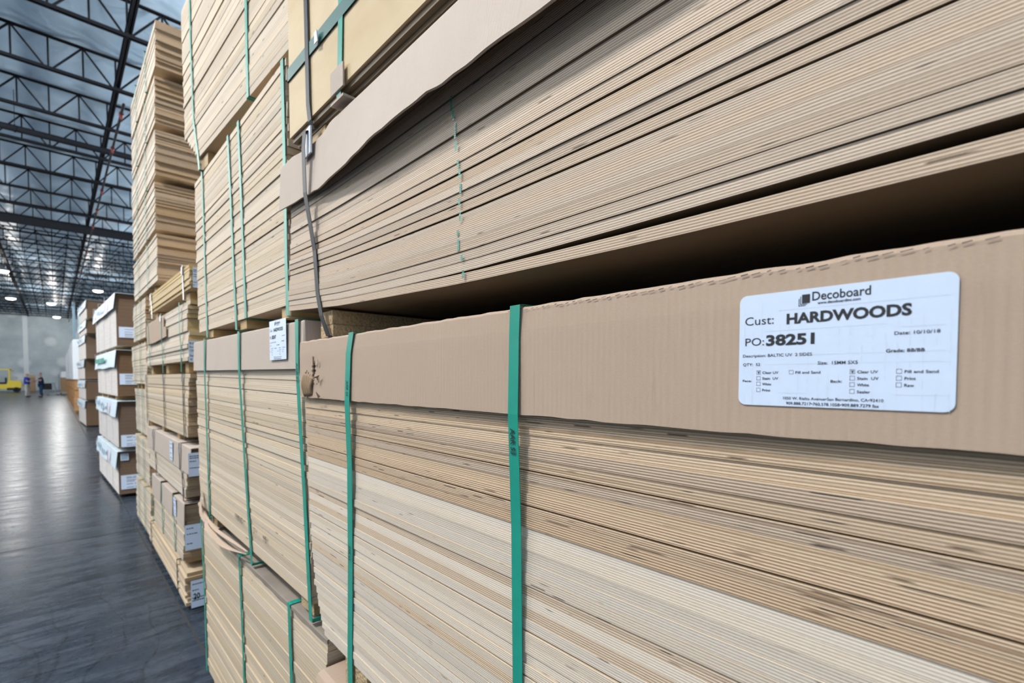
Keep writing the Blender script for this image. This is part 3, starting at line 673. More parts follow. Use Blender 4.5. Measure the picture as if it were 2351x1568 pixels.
def ribbon(pts, wdir, wd, name, mat, parent, th=.0012):
    mb = MB(); W_ = Vector(wdir).normalized()*wd/2; c = [Vector(p) for p in pts]; rows = []; uvr = []; L = 0
    for i in range(len(c)):
        d = (c[min(i+1, len(c)-1)]-c[max(i-1, 0)]).normalized(); n_ = d.cross(W_).normalized()*th
        if i: L += (c[i]-c[i-1]).length
        rows.append([c[i]-W_, c[i]+W_, c[i]+W_+n_, c[i]-W_+n_, c[i]-W_]); uvr.append([(L, 0), (L, wd), (L, wd), (L, 0), (L, 0)])
    mb.grid(rows, uvr, 0, False); return mb.build(name, mat, parent)
ribbon([(1.655, 1.264, 2.153), (.438, 1.265, 2.153), (.4375, 1.262, 2.153), (.4375, .9, 2.146), (.4375, .4, 2.145), (.4375, -.3, 2.146), (.44, -.303, 2.146), (1.655, -.303, 2.146)], (0, 0, 1), .030, 'webbing_strap', 'green_dark', t0)
ribbon([(1.6, .955, 2.636), (.437, .955, 2.636), (.436, .955, 2.632), (.4365, .957, 2.16), (.436, .965, 2.02), (.434, .968, 1.99), (.437, .968, 1.974), (1.6, .968, 1.974)], (0, 1, 0), .021, 'webbing_strap', 'green', t0)
q = MB(); q.box((.431, .938, 1.988), (.4345, .998, 2.035)); q.box((.431, .938, 1.968), (.52, .998, 1.973)); q.build('edge_protector', 'card_grey', t0)
q = MB()
for i in range(4):
    a = rj.uniform(-.006, .006); q.face([(.431, 1.068+a+.010, 2.136), (.429, 1.068+a-.010, 2.134+a), (.427, 1.066+a-.009, 2.155), (.43, 1.069+a+.006, 2.158+a)], None)
o = q.build('paper_scrap', 'white_plastic', t0); md = o.modifiers.new('thickness', 'SOLIDIFY'); md.thickness = .002
# the long black strap that ties crate and bundle together
o = ribbon([(1.66, 1.137, 2.637), (.438, 1.137, 2.637), (.4355, 1.137, 2.63), (.4345, 1.136, 2.28), (.4345, 1.130, 2.03), (.437, 1.127, 1.992), (.447, 1.132, 1.974), (.427, 1.134, 1.965), (.4255, 1.138, 1.93), (.428, 1.139, 1.83), (.4475, 1.137, 1.70), (.4495, 1.128, 1.60), (.4495, 1.108, 1.545), (.455, 1.085, 1.4975), (.46, 1.08, 1.4945), (1.6, 1.08, 1.4945)],
           (0, 1, 0), .020, 'black_strap', 'black', None, .0012)
tag(o, 'long black strap running down the crate and the cardboard-capped bundle below', 'strap')

# ================================================================== COLUMN B
GB = 'strapped board bundles along the aisle'
B0 = Bundle(BN, 'topmost bundle of the second stack, cut by the top edge, two green straps', 'plywood bundle', .5305, -.031, 1.25, interp([(1.37, 2.306), (2.4, 2.322)]), const(3.05), 1.30, interp([(2.33, 2.40), (2.47, 2.6), (3.1, 2.62)]))
B0.sheets(30, 'ply_mid', seed=31, gapp=.3, gap=(.001, .003), jx=.002)
for y_, yb in ((2.44, 2.425), (1.726, 1.731)): B0.strap([(y_, 3.052, -.005), (yb, 2.31, -.004)] if y_ < 2 else [(2.44, 3.052, -.005), (2.44, 2.83, -.006), (2.425, 2.5, -.005), (2.365, 2.33, -.004), (2.355, 2.267, -.003)], .022)
B0.runner(2.27, 2.37, 2.268, 2.318, .01); B0.runner(1.45, 1.55, 2.268, 2.304, .01)
B1 = Bundle(BN, 'bundle of pale boards with four green straps, second stack, above the capped bundle', 'plywood bundle', .47, 0, 1.25, const(1.602), const(2.262), 1.368, interp([(1.6, 2.49), (1.62, 2.505), (2.0, 2.524), (2.27, 2.53), (2.34, 2.42)]))
B1.sheets(34, 'ply_mid', seed=32, gapp=.28, gap=(.001, .0035), jx=.002, jy=.008)
for a, b_ in ((2.364, 2.333), (1.949, 1.889), (1.816, 1.772), (1.386, 1.376)): B1.strap([(a, 2.264, -.0055), (b_, 1.571 if b_ != 1.772 else 1.601, -.004)], .022)
for a in (1.375, 1.80, 2.27): B1.runner(a, a+.075, 1.5695, 1.600, .006)
B2 = Bundle(BN, 'bundle of the second stack with a cardboard cap, three green straps and small white label', 'plywood bundle', .47, 0, 1.25, interp([(1.25, .807), (2.56, .818)]), interp([(1.25, 1.540), (2.57, 1.556)]), 1.245, interp([(.8, 2.55), (.87, 2.562), (1.44, 2.58)]))
B2.sheets(40, 'ply_mid', seed=33, gapp=.22, gap=(.001, .003), jx=.002)
B2.cap(1.25, 2.585, interp([(1.25, 1.549), (2.57, 1.563)]), interp([(1.25, 1.424), (2.58, 1.434)]), lambda y_, t: -.007-.003*t, mat='card_grey')
B2.strap([(2.342, 1.5655, -.0135), (2.345, 1.434, -.014), (2.355, 1.25, -.010), (2.362, 1.0, -.006), (2.368, .80, -.004), (2.368, .765, -.003)], .022)
B2.strap([(1.827, 1.5595, -.0135), (1.825, 1.43, -.014), (1.815, 1.25, -.010), (1.80, 1.05, -.006), (1.767, .815, -.004), (1.767, .765, -.003)], .022)
sB = B2.strap([(1.283, 1.5525, -.0135), (1.283, 1.424, -.014), (1.277, 1.25, -.010), (1.27, 1.1, -.006), (1.247, .806, -.004), (1.245, .765, -.003)], .022)
B2.strap_text(sB, 'AAR 53', 1.283, 1.44, -.015, .05, .009)
lo2 = B2.P(1.498, 1.452, -.0135); U2 = Vector((0, -1, 0)); w2, h2 = .138, .112
la2 = B2.label_sheet(lo2, U2, Z1, w2, h2, 'address_label', 'paper', .002)
B2.print_lines(la2, lo2, U2, Z1, w2, h2, big=lambda r_, t_: form(r_, t_, w2, h2, '38247'))
for a in (1.26, 2.30): B2.runner(a, a+.09, .768, .806 if a < 2 else .814, .012, 'osb')
q = MB()   # stamped figures on the sheets
for s_, y_, z_, wd, hh in (('199MM NO', 1.952, .885, .10, .022), ('57', 1.725, .885, .018, .02), ('MM5', 1.625, .882, .032, .022)):
    text_into(q, s_, lambda u, v: B2.P(y_-u, z_+v, -.0055), wd, hh, .0)
q.build('ink_stamp', 'ink', B2.root)
# torn paper hanging at the lower far corner
for i, (ya, za, yb, zb_, wd, bulge) in enumerate(((2.56, .825, 2.18, .80, .012, .012), (2.50, .865, 2.25, .775, .03, .02), (2.44, .815, 1.79, .802, .010, .020), (2.40, .800, 1.95, .775, .016, .030), (2.30, .785, 1.80, .790, .010, .026))):
    rw = []
    for a in range(9):
        t = a/8; yc = lerp(ya, yb, t); zz = lerp(za, zb_, t)+.006*math.sin(5*t+i*2); ww = wd*(1-.8*t)*(.7+.3*math.sin(7*t+i))
        rw.append([B2.P(yc, zz+ww, -.006-bulge*math.sin(math.pi*t)), B2.P(yc-.01*math.sin(4*t), zz-ww*.3, -.010-bulge*1.4*math.sin(math.pi*t))])
    q = MB(); q.grid(rw, [[(lerp(ya, yb, a/8), 0), (lerp(ya, yb, a/8), .03)] for a in range(9)], 0, False)
    tp = q.build('torn_paper_strip', 'card', B2.root); md = tp.modifiers.new('thickness', 'SOLIDIFY'); md.thickness = .0008
q = MB(); q.hexa([B2.P(yy, zz, d) for zz in (1.426, 1.547) for yy, d in ((1.238, -.009), (1.242, -.009), (1.242, .6), (1.238, .6))]); q.build('cap_end_flap', 'card_grey', B2.root)
B3 = Bundle('board_bundle', 'lowest bundle of the second stack, thick pale boards under a dirty brown top sheet', 'board bundle', .475, 0, 1.3, const(.06), const(.744), 1.16, interp([(0, 2.5), (.7, 2.57)]))
B3.sheets(22, 'ply_thick', seed=34, gapp=.3, part='board', jx=.003, jy=.01)
B3.cap(1.15, 2.575, lambda y_: .7515+jit(y_, .0008, 20), lambda y_: .738+jit(y_+1, .004, 25), lambda y_, t: -.004, mat='card_dirty', name='cover_sheet', nz=2, fold=.002, ny=90)
for a, b_ in ((2.55, 2.52), (1.925, 1.90), (1.413, 1.40)): B3.strap([(a, .753, -.0065), (b_, .40, -.005), (b_-.01, .058, -.004)], .022)
for a in (1.25, 1.8, 2.35): B3.runner(a, a+.09, 0, .058, .01)

# ================================================================== COLUMN C, front part (bundles near the floor)
CX = .54
def cb(label, zb, zt, yn, yf, n, side='ply_far', end='ply_end_shaded', seed=0, cat='plywood bundle', W=1.25, **kw):
    b = Bundle(BN, label, cat, kw.pop('x', CX), kw.pop('k', 0.), W, zb if callable(zb) else const(zb), zt if callable(zt) else const(zt), yn, yf)
    b.sheets(n, side, end, seed=seed, seg=kw.pop('seg', 6), jx=kw.pop('jx', .004), jy=kw.pop('jy', .012), gapp=.35, gap=kw.pop('gap', (.001, .005)), **kw)
    return b
def end_label(b, yc, x, z, w_, h_, big=None, name='paper_label'):
    o_ = Vector((x, yc-.004, z)); U_ = Vector((1, 0, 0))
    l = b.label_sheet(o_, U_, Z1, w_, h_, name); b.print_lines(l, o_, U_, Z1, w_, h_, big=big); return l
def side_label(b, y_, z, w_, h_, d=-.014, big=None):
    o_ = b.P(y_, z, d); U_ = Vector((-b.k, -1, 0)).normalized()
    l = b.label_sheet(o_, U_, Z1, w_, h_); b.print_lines(l, o_, U_, Z1, w_, h_, big=big); return l
def rows_print(w_, h_, seed):
    def f(r_, t_):
        rr = random.Random(seed)
        for i, yy in enumerate((.84, .76, .62, .52, .34, .24, .1)):
            x = .1*w_
            while x < .85*w_ and rr.random() < .8:
                a = rr.uniform(.08, .2)*w_; r_(x, yy*h_, a, .035*h_); x += a+.03*w_
    return f
c = cb('lowest bundle of the third stack, bowed pale boards, sheet marked 20 on its end', interp([(3.4, .03), (3.8, .055), (4.9, .07)]), interp([(3.4, .225), (3.7, .245), (4.9, .25)]), 3.38, 4.9, 9, 'ply_thick', 'ply_end_shaded', 41, jx=.008, jy=.02)
for a in (3.62, 4.75): c.strap([(a, .25, -.01), (a, .03, -.009)], .022, 'black')
for a in (3.45, 4.7): c.runner(a, a+.09, 0, .03 if a < 4 else .066, .02)
end_label(c, 3.345, .555, .025, .16, .165, lambda r_, t_: (rows_print(.07, .165, 1)(r_, t_), t_('20', .012, .05, .034, .035, .03)))
c = cb('third stack bundle with three cardboard cap pieces, second from the floor', .285, .645, interp([(.28, 3.46), (.65, 3.33)]), 4.62, 14, 'ply_far', 'ply_end_shaded', 42)
for i, (a, b_) in enumerate(((3.33, 3.64), (3.72, 4.12), (4.2, 4.6))): c.cap(a, b_, const(.66), const(.52-.01*i), lambda y_, t: -.010-.004*t, mat='card_grey', ny=8, nz=4, top=.5)
for a in (3.68, 4.16, 4.62): c.strap([(a, .649, -.010), (a, .30, -.009), (a, .287, -.008)], .022)
for a in (3.5, 3.9, 4.4): c.runner(a, a+.08, .253, .283, .02)
side_label(c, 3.64, .54, .09, .11, -.017, rows_print(.09, .11, 3)); end_label(c, 3.322, .528, .385, .16, .15, rows_print(.09, .15, 4))
c = cb('third stack bundle with one long cardboard cap and two white labels', .70, 1.0, interp([(.7, 3.34), (1., 3.16)]), 4.78, 12, 'ply_far', 'ply_end_shaded', 43)
c.cap(3.10, 4.80, const(1.013), const(.86), lambda y_, t: -.010-.004*t, mat='card_grey', ny=20, nz=4, top=.8)
for a in (3.38, 4.42): c.strap([(a, 1.016, -.02), (a, .86, -.02), (a, .84, -.009), (a-.02, .672, -.008)], .024, 'black', clip=[(a, .98, -.021)])
for a in (3.45, 4.0, 4.6): c.runner(a, a+.08, .668, .698, .02)
side_label(c, 3.72, .88, .10, .12, -.017, rows_print(.1, .12, 5)); end_label(c, 3.092, .515, .86, .16, .13, rows_print(.06, .13, 6))
c = cb('third stack bundle of smooth pale boards, three dark straps, no cap', 1.06, 1.425, interp([(1.06, 3.25), (1.43, 3.14)]), interp([(1.0, 4.95), (1.4, 4.97)]), 16, 'ply_thick', 'ply_end_shaded', 44, jx=.002)
for a in (3.30, 3.98, 4.82): c.strap([(a, 1.427, -.008), (a, 1.04, -.007)], .022, 'black', clip=[(a, 1.40, -.009)])
for a in (3.6, 4.2, 4.8): c.runner(a, a+.09, 1.02, 1.058, .02)
c = cb('third stack bundle with torn cardboard pieces tucked under its straps', 1.497, 1.83, interp([(1.5, 3.16), (1.75, 3.16), (1.83, 3.09)]), interp([(1.5, 4.85), (1.83, 4.68)]), 14, 'ply_far', 'ply_yellow', 45, jx=.006)
q = MB(); pts = [(4.66, 1.80), (4.66, 1.66), (4.3, 1.655), (3.78, 1.67), (3.78, 1.735), (3.86, 1.735), (3.86, 1.80), (4.0, 1.81), (4.05, 1.82)]
q.face([c.P(a, b_, -.012) for a, b_ in pts], [(a, b_) for a, b_ in pts]); o = q.build('cardboard_piece', 'card', c.root); md = o.modifiers.new('thickness', 'SOLIDIFY'); md.thickness = .004; md.offset = 0
for a in (3.30, 3.95, 4.55): c.strap([(a, 1.833, -.0165), (a, 1.66, -.0165), (a+.02, 1.60, -.010), (a+.03, 1.435, -.008)], .02, clip=[(a, 1.80, -.0175)] if a > 3.5 and a < 4.2 else None)
for a in (3.28, 3.95, 4.65): c.runner(a, a+.09, 1.43, 1.495, .02)
end_label(c, 3.072, .525, 1.487, .17, .115, lambda r_, t_: [t_(s_, .005, y_, w_, .012, .006) for s_, y_, w_ in (('BORI', .096, .028), ('Rm #', .076, .028), ('CARB', .057, .03), ('See', .03, .02), ('W', .008, .012))])
c = cb('yellowish bundle on top of the front part of the third stack, two bright seals', 1.888, interp([(3.0, 2.015), (4.6, 2.03)]), 3.06, 4.56, 7, 'ply_yellow', 'ply_yellow', 46, jx=.006)
for a in (3.22, 4.42): c.strap([(a, 2.03, -.01), (a, 1.84, -.008)], .025, 'steel_clip', clip=[(a, 2.0, -.011)])
for a in (3.2, 4.35): c.runner(a, a+.1, 1.835, 1.886, .02)
end_label(c, 3.03, .545, 1.885, .09, .108, rows_print(.03, .108, 8))

# column C, tall rear part ------------------------------------------------
tall = [(.04, .43, 4.98, 5.97, 'lowest'), (.48, .86, 4.98, 5.92, 'second from the floor'), (.905, 1.30, 4.99, 5.85, 'third from the floor'), (1.35, 1.70, 5.0, 6.02, 'fourth from the floor'), (1.745, 2.075, 5.0, 5.85, 'fifth from the floor'),
        (2.12, 2.45, 4.31, 5.72, 'sixth from the floor'), (2.50, 2.835, 4.35, 5.70, 'fourth from the top'), (2.875, 3.185, 4.29, 5.70, 'third from the top'), (3.23, 3.535, 4.24, 5.64, 'second from the top'), (3.582, 3.88, 4.15, 5.60, 'topmost')]
for i, (a, b_, yn, yf, nm) in enumerate(tall):
    c = cb('plywood bundle %s in the tallest stack, behind the third stack' % nm, a, b_, interp([(a, yn+.03), (b_, yn-.01)]), yf, 13 if i < 5 else 16, 'ply_far', 'ply_end_shaded', 60+i, x=.56, jx=.003, jy=.009)
    for yy in (yn+.32*(yf-yn), yn+.72*(yf-yn)): c.strap([(yy, b_+.003, -.012), (yy, a-.002, -.010)], .022)
    for yy in (yn+.32, (yn+yf)/2+.1, yf-.15): c.runner(yy, yy+.09, 0 if i == 0 else tall[i-1][1]+.006, a-.004, .03)

# ================================================================== stacks D and E (wrapped fibreboard)
def fibre(label, x0, k, zb, zt, yn, yf, band, seed, lab=None, green=False, rz=0):
    b = Bundle('fibreboard_bundle', label, 'board bundle', x0, k, 1.3, const(zb), const(zt), yn, yf, 'wrapped fibreboard bundles')
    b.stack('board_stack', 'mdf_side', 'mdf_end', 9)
    o_ = b.cap(yn-.05, yf, const(zt+.008), const(zt-band), lambda y_, t: -.012-.02*t+.003*math.sin(y_*5+seed)*t, mat='wrap', ny=16, nz=4, top=.35, name='printed_wrap', jag=lambda y_: .006*math.sin(y_*5+seed))
    rr = random.Random(seed); L = yf-yn; dd = -.046
    def rect(key, y_, z, w_, h_):
        m_ = MB(); m_.face([b.P(y_+w_, z, dd), b.P(y_, z, dd), b.P(y_, z+h_, dd), b.P(y_+w_, z+h_, dd)]); m_.build('wrap_print', key, o_)
    if green: rect('print_green', yn+.35*L, zt-band*.62, L*.5, band*.3)
    else:
        rect('print_red', yn+.22*L, zt-band*.85, L*.04, band*.7)
        for j in range(5): rect('print_blue', yn+(.4+.11*j)*L, zt-band*rr.uniform(.5, .8), L*.07, band*rr.uniform(.25, .45))
    for fr in (.25, .55, .85): b.strap([(yn+fr*L, zt+.012, -.049), (yn+fr*L, zt-band, -.049), (yn+fr*L, zt-band-.03, -.006), (yn+fr*L, zb-.002, -.005)], .018, 'white_plastic')
    for yy in (yn+.4, (yn+yf)/2+.2, yf-.2): b.runner(yy, yy+.1, rz, zb-.002, .03)
    if lab:
        z, h_ = lab; end_label(b, yn-.002, x0+k*yn+.02, z, .55, h_, rows_print(.5, h_, seed))
    return b
DX, DK = .722, -.03; rz = 0
for zb, zt, yn, yf, band, lab, gr, nm in ((.045, .545, 7.12, 9.2, .19, (.10, .165), False, 'lowest fibreboard bundle of the printed-wrap stack, standing on the floor'), (.605, 1.13, 7.02, 9.1, .17, (.607, .138), False, 'fibreboard bundle second from the floor in the printed-wrap stack'),
                                       (1.195, 1.712, 7.0, 9.05, .19, (1.325, .125), True, 'fibreboard bundle with a green stripe on its white wrap'), (1.765, 2.345, 6.95, 9.15, .17, (1.858, .12), False, 'topmost fibreboard bundle of the printed-wrap stack')):
    b = fibre(nm, DX, DK, zb, zt, yn, yf, band, int(zb*100)+3, lab, gr, rz); rz = zt+.014
    if rz < .6:      # clear document pouch on the end of the lowest bundle
        o_ = Vector((.528, 7.105, .44)); pc = b.label_sheet(o_, Vector((1, 0, 0)), Z1, .075, .08, 'document_pouch'); q = MB(); q.box((.536, 7.1035, .450), (.594, 7.1042, .510)); q.build('pouch_window', 'print_blue', pc)
EX, EK = 1.183, -.031; rz = 0
for zb, zt, yn, nm in ((.04, .74, 18.2, 'lowest'), (.79, 1.327, 18.0, 'second from the floor'), (1.375, 1.914, 18.1, 'third from the floor'), (1.946, 2.58, 17.6, 'third from the top'), (2.62, 2.96, 17.2, 'second from the top'), (3.003, 3.47, 17.0, 'topmost')):
    fibre('brown fibreboard bundle %s in the narrow far stack' % nm, EX, EK, zb, zt, yn, yn+2.5, .2, int(zb*50)+9, rz=rz); rz = zt+.014

# ================================================================== far goods
G2 = 'white wrapped loads far down the aisle'
for i, (ya, yb, zt, nm) in enumerate(((28, 33.5, 3.08, 'nearest'), (34, 39.5, 3.05, 'middle'), (40, 46, 3.0, 'farthest'))):
    t = thing('wrapped_load', 'tall white shrink-wrapped load on a wooden crate, %s of the white row' % nm, 'load', (.61, ya, 0), G2)
    q = MB()
    rw = []
    for z in (1.32, 1.35, 1.8, 2.3, 2.8, zt-.05, zt):
        ins = .05 if z in (1.32, zt) else 0
        rw.append([(.58+ins+.01*math.sin(z*7+j), yy, z) for j, yy in enumerate((ya+ins, yb-ins))]+[(1.8-ins, yb-ins, z), (1.8-ins, ya+ins, z), (.58+ins+.01*math.sin(z*7), ya+ins, z)])
    q.grid(rw, flip=False, smooth=False); q.face(rw[-1][:4]); q.face(rw[0][:4][::-1]); q.build('shrink_wrap', 'shrink', t)
    q = MB()
    for z in (.1, .5, .9): q.box((.62, ya+.05, z), (1.78, yb-.05, z+.34))
    q.build('crate', 'crate_wood', t)
    for yy in (ya+.1, (ya+yb)/2, yb-.3):
        q = MB()
        for z in (0, .45, .85, 1.25): q.box((.6, yy, z), (1.8, yy+.2, z+.05 if z else .1))
        q.box((.6, yy+.05, .0), (.62, yy+.15, 1.3)); q.build('crate_batten', 'crate_wood', t)
t = thing('wooden_crate', 'small orange wooden crate on the floor in front of the white loads', 'crate', (.55, 30, 0))
q = MB(); q.box((.56, 25.9, .08), (1.3, 27.4, .55)); q.build('crate_body', 'crate_wood', t)
q = MB()
for yy in (26, 26.6, 27.2): q.box((.56, yy, 0), (1.3, yy+.1, .08))
q.build('crate_foot', 'crate_wood', t)
q = MB(); q.lathe((.98, 26.6, .555), [(.0, 0), (.16, 0), (.18, .1), (.17, .35), (.1, .42), (0, .43)]); o = q.build('teal_bucket', 'print_green'); tag(o, 'dark teal bucket on the small wooden crate', 'bucket')
t = thing('box_cart', 'grey cart stacked with brown boxes under a white wrapped bundle', 'cart', (.3, 56, 0))
q = MB(); q.box((.28, 55.6, .14), (1.0, 57, .2)); q.build('cart_deck', 'grey_metal', t)
for x in (.36, .92):
    for yy in (55.7, 56.8): q = MB(); q.tube((x-.03, yy, .07), (x+.03, yy, .07), .07, 12); q.build('wheel', 'rubber', t)
q = MB(); q.tube((.25, 55.6, .2), (.25, 55.6, 1.7), .03, 8); q.tube((.25, 56.9, .2), (.25, 56.9, 1.7), .03, 8); q.tube((.25, 55.6, 1.7), (.25, 56.9, 1.7), .03, 8); q.build('cart_handle', 'grey_metal', t)
for j, (z0, z1) in enumerate(((.202, .62), (.624, 1.02), (1.024, 1.45))):
    q = MB(); q.box((.34, 55.65, z0), (.98-.03*j, 56.9, z1)); q.face([(.34, 55.645, (z0+z1)/2-.02), (.9, 55.645, (z0+z1)/2-.02), (.9, 55.645, (z0+z1)/2+.02), (.34, 55.645, (z0+z1)/2+.02)], None, 1); o = q.build('brown_box', ['box_card', 'block'])
    tag(o, 'brown cardboard box on the grey cart, %s of three' % ('lowest', 'middle', 'topmost')[j], 'box', 'boxes on the grey cart')
q = MB(); q.hexa([(.36, 55.7, 1.454), (.96, 55.7, 1.454), (.96, 56.8, 1.454), (.36, 56.8, 1.454), (.42, 55.8, 1.95), (.9, 55.8, 1.98), (.88, 56.7, 1.96), (.44, 56.7, 1.9)]); o = q.build('wrapped_bundle', 'shrink'); tag(o, 'white wrapped bundle on top of the cart boxes', 'bundle')
t = thing('work_table', 'low table with a black box hanging beneath, near the back wall', 'table', (-.5, 60, 0))
q = MB(); q.box((-.85, 60, .93), (.05, 60.7, .97)); q.build('tabletop', 'grey_metal', t)
q = MB(); q.box((-.8, 60.05, .35), (-.2, 60.6, .92)); q.build('black_box', 'rubber', t)
for x in (-.8, -.02):
    for yy in (60.05, 60.62): q = MB(); q.box((x, yy, 0), (x+.05, yy+.05, .93)); q.build('leg', 'grey_metal', t)
t = thing('pallet_jack', 'grey pallet jack parked beside the box cart', 'pallet jack', (-.1, 54, 0))
q = MB(); q.box((-.5, 53.8, .06), (.1, 53.98, .12)); q.box((-.5, 54.3, .06), (.1, 54.48, .12)); q.box((.05, 53.8, .06), (.25, 54.48, .2)); q.build('fork', 'grey_metal', t)
q = MB(); q.tube((.2, 54.14, .1), (-.12, 54.14, 1.05), .025, 8); q.tube((-.12, 53.98, 1.05), (-.12, 54.3, 1.05), .02, 8); q.build('handle', 'grey_metal', t)
for x, yy in ((.15, 54.14), (-.42, 53.89), (-.42, 54.39)): q = MB(); q.tube((x, yy-.05, .08), (x, yy+.05, .08), .08, 12); q.build('wheel', 'rubber', t)
q = MB(); q.box((-1.96, 72, 0), (-1.5, 72.5, 1.6)); q.box((-1.98, 71.98, 1.45), (-1.48, 72.52, 1.72), 1); o = q.build('tall_box', ['box_card', 'veneer']); tag(o, 'tall brown cardboard box standing behind the two people', 'box')
t = thing('steel_column', 'slim light blue column rising behind the white loads', 'column', (1.3, 58, 0))
q = MB(); q.box((1.28, 58, .02), (1.46, 58.2, 8.2)); q.build('post', 'blue_steel', t)
q = MB(); q.box((1.2, 57.9, 0), (1.54, 58.3, .02)); q.build('base_plate', 'grey_metal', t)
t = thing('rack_upright', 'light blue rack frame just left of the narrow far stack', 'rack', (1.5, 50, 0))
q = MB(); q.box((1.35, 48, 0), (1.45, 48.1, 6.2)); q.build('post', 'blue_steel', t); q = MB(); q.box((1.65, 48, 0), (1.75, 48.1, 6.2)); q.build('post', 'blue_steel', t)
for z in (1.5, 3., 4.4, 5.6): q = MB(); q.box((1.45, 48.02, z), (1.65, 48.08, z+.08)); q.build('rung', 'steel', t)

# ------------------------------------------------------------------ forklift (parked sideways; only its rear half is in the photo)
FX, FY = -2.36, 67.5
t = thing('forklift', 'yellow forklift parked at the left edge near the back wall', 'forklift', (FX-1.4, FY, 0))
def fb(*bx, name, mat, par=t):
    q_ = MB()
    for a, b_ in bx: q_.box((FX+a[0], FY+a[1], a[2]), (FX+b_[0], FY+b_[1], b_[2]))
    o_ = q_.build(name, mat, par)
    bv = o_.modifiers.new('bevel', 'BEVEL'); bv.width = .05; bv.segments = 2; return o_
q = MB(); prof = [(-.95, .45), (0., .45), (0., .95), (-.06, 1.12), (-.75, 1.18), (-.95, 1.1)]
for yy, s_ in ((-.55, 1), (.55, -1)): q.face([(FX+a, FY+yy, b_) for a, b_ in (prof if s_ > 0 else prof[::-1])])
for (a, b_), (c_, d_) in zip(prof, prof[1:]+prof[:1]): q.face([(FX+a, FY-.55, b_), (FX+a, FY+.55, b_), (FX+c_, FY+.55, d_), (FX+c_, FY-.55, d_)][::-1])
q.build('counterweight', 'yellow', t)
fb(((-2.2, -.5, .35), (-.95, .5, .8)), ((-2.2, -.5, .8), (-1.95, .5, 1.15)), name='chassis', mat='yellow')
fb(((-1.0, -.5, .22), (-.08, .5, .46)), name='under_frame', mat='rubber')
fb(((-1.55, -.25, .82), (-1.05, .25, 1.0)), ((-1.12, -.25, .95), (-1.0, .25, 1.45)), name='seat', mat='rubber')
for x0_, x1_ in ((-.82, -.68), (-2.1, -2.0)):
    for yy in (-.48, .48):
        q = MB(); q.bar((FX+x0_, FY+yy, 1.0), (FX+(x0_+x1_)/2-.05, FY+yy, 2.2), .1, .1); q.build('guard_post', 'yellow', t)
fb(((-2.15, -.55, 2.18), (-.65, -.42, 2.28)), ((-2.15, .42, 2.18), (-.65, .55, 2.28)), ((-.75, -.55, 2.18), (-.6, .55, 2.28)), ((-2.15, -.55, 2.18), (-2.05, .55, 2.28)), *[((-1.95+.3*i, -.5, 2.2), (-1.9+.3*i, .5, 2.26)) for i in range(4)], name='overhead_guard', mat='yellow')
q = MB(); q.tube((FX-.45, FY-.3, 1.4), (FX-.45, FY+.35, 1.4), .16, 16); q.build('gas_tank', 'grey_metal', t)
q = MB(); q.tube((FX-.6, FY-.4, 2.1), (FX-.52, FY-.4, 2.1), .07, 12); q.build('rear_lamp', 'block', t)
for x, rr in ((-.35, .26), (-1.85, .33)):
    for yy in (-.56, .40):
        q = MB(); q.tube((FX+x, FY+yy, rr), (FX+x, FY+yy+.18, rr), rr, 20); wh = q.build('wheel', 'rubber', t)
        q = MB(); q.tube((FX+x, FY+yy-.01, rr), (FX+x, FY+yy+.19, rr), rr*.5, 16); q.build('wheel_hub', 'steel', wh)
q = MB(); q.box((FX-2.42, FY-.42, .1), (FX-2.3, FY-.3, 2.3)); q.box((FX-2.42, FY+.3, .1), (FX-2.3, FY+.42, 2.3)); q.box((FX-2.42, FY-.42, 1.3), (FX-2.3, FY+.42, 1.4)); q.box((FX-2.42, FY-.42, 2.2), (FX-2.3, FY+.42, 2.3)); q.build('mast', 'steel', t)
for yy in (-.35, .22): q = MB(); q.box((FX-3.5, FY+yy, .06), (FX-2.43, FY+yy+.12, .1)); q.box((FX-2.47, FY+yy, .06), (FX-2.43, FY+yy+.12, .6)); q.build('fork', 'steel', t)
q = MB(); q.tube((FX-1.95, FY, 1.0), (FX-1.75, FY, 1.35), .03, 8); q.lathe((FX-1.75, FY, 1.35), [(.15, 0), (.18, .02), (.15, .04), (.13, .02), (.15, 0)]); q.build('steering_wheel', 'rubber', t)

# ------------------------------------------------------------------ people
def skin_mesh(joints, edges, name, mat, parent, org, yaw, sub=2):
    me = bpy.data.meshes.new(name); me.from_pydata([j[0] for j in joints], edges, [])
    o = bpy.data.objects.new(name, me); C.objects.link(o)
    sm = o.modifiers.new('s', 'SKIN'); sm.use_smooth_shade = True
    for v, j in zip(me.skin_vertices[0].data, joints):
        r_ = j[1]; v.radius = (r_, r_) if not isinstance(r_, tuple) else r_
    me.skin_vertices[0].data[0].use_root = True
    ss = o.modifiers.new('b', 'SUBSURF'); ss.levels = sub; ss.render_levels = sub
    dg = bpy.context.evaluated_depsgraph_get(); ev = bpy.data.meshes.new_from_object(o.evaluated_get(dg))
    bpy.data.objects.remove(o); ev.name = name
    ev.transform(Matrix.Rotation(yaw, 4, 'Z'))
    ev.materials.clear(); ev.materials.append(M[mat])
    for p in ev.polygons: p.use_smooth = True; p.material_index = 0
    ob = bpy.data.objects.new(name, ev); C.objects.link(ob); ob.parent = parent; return ob
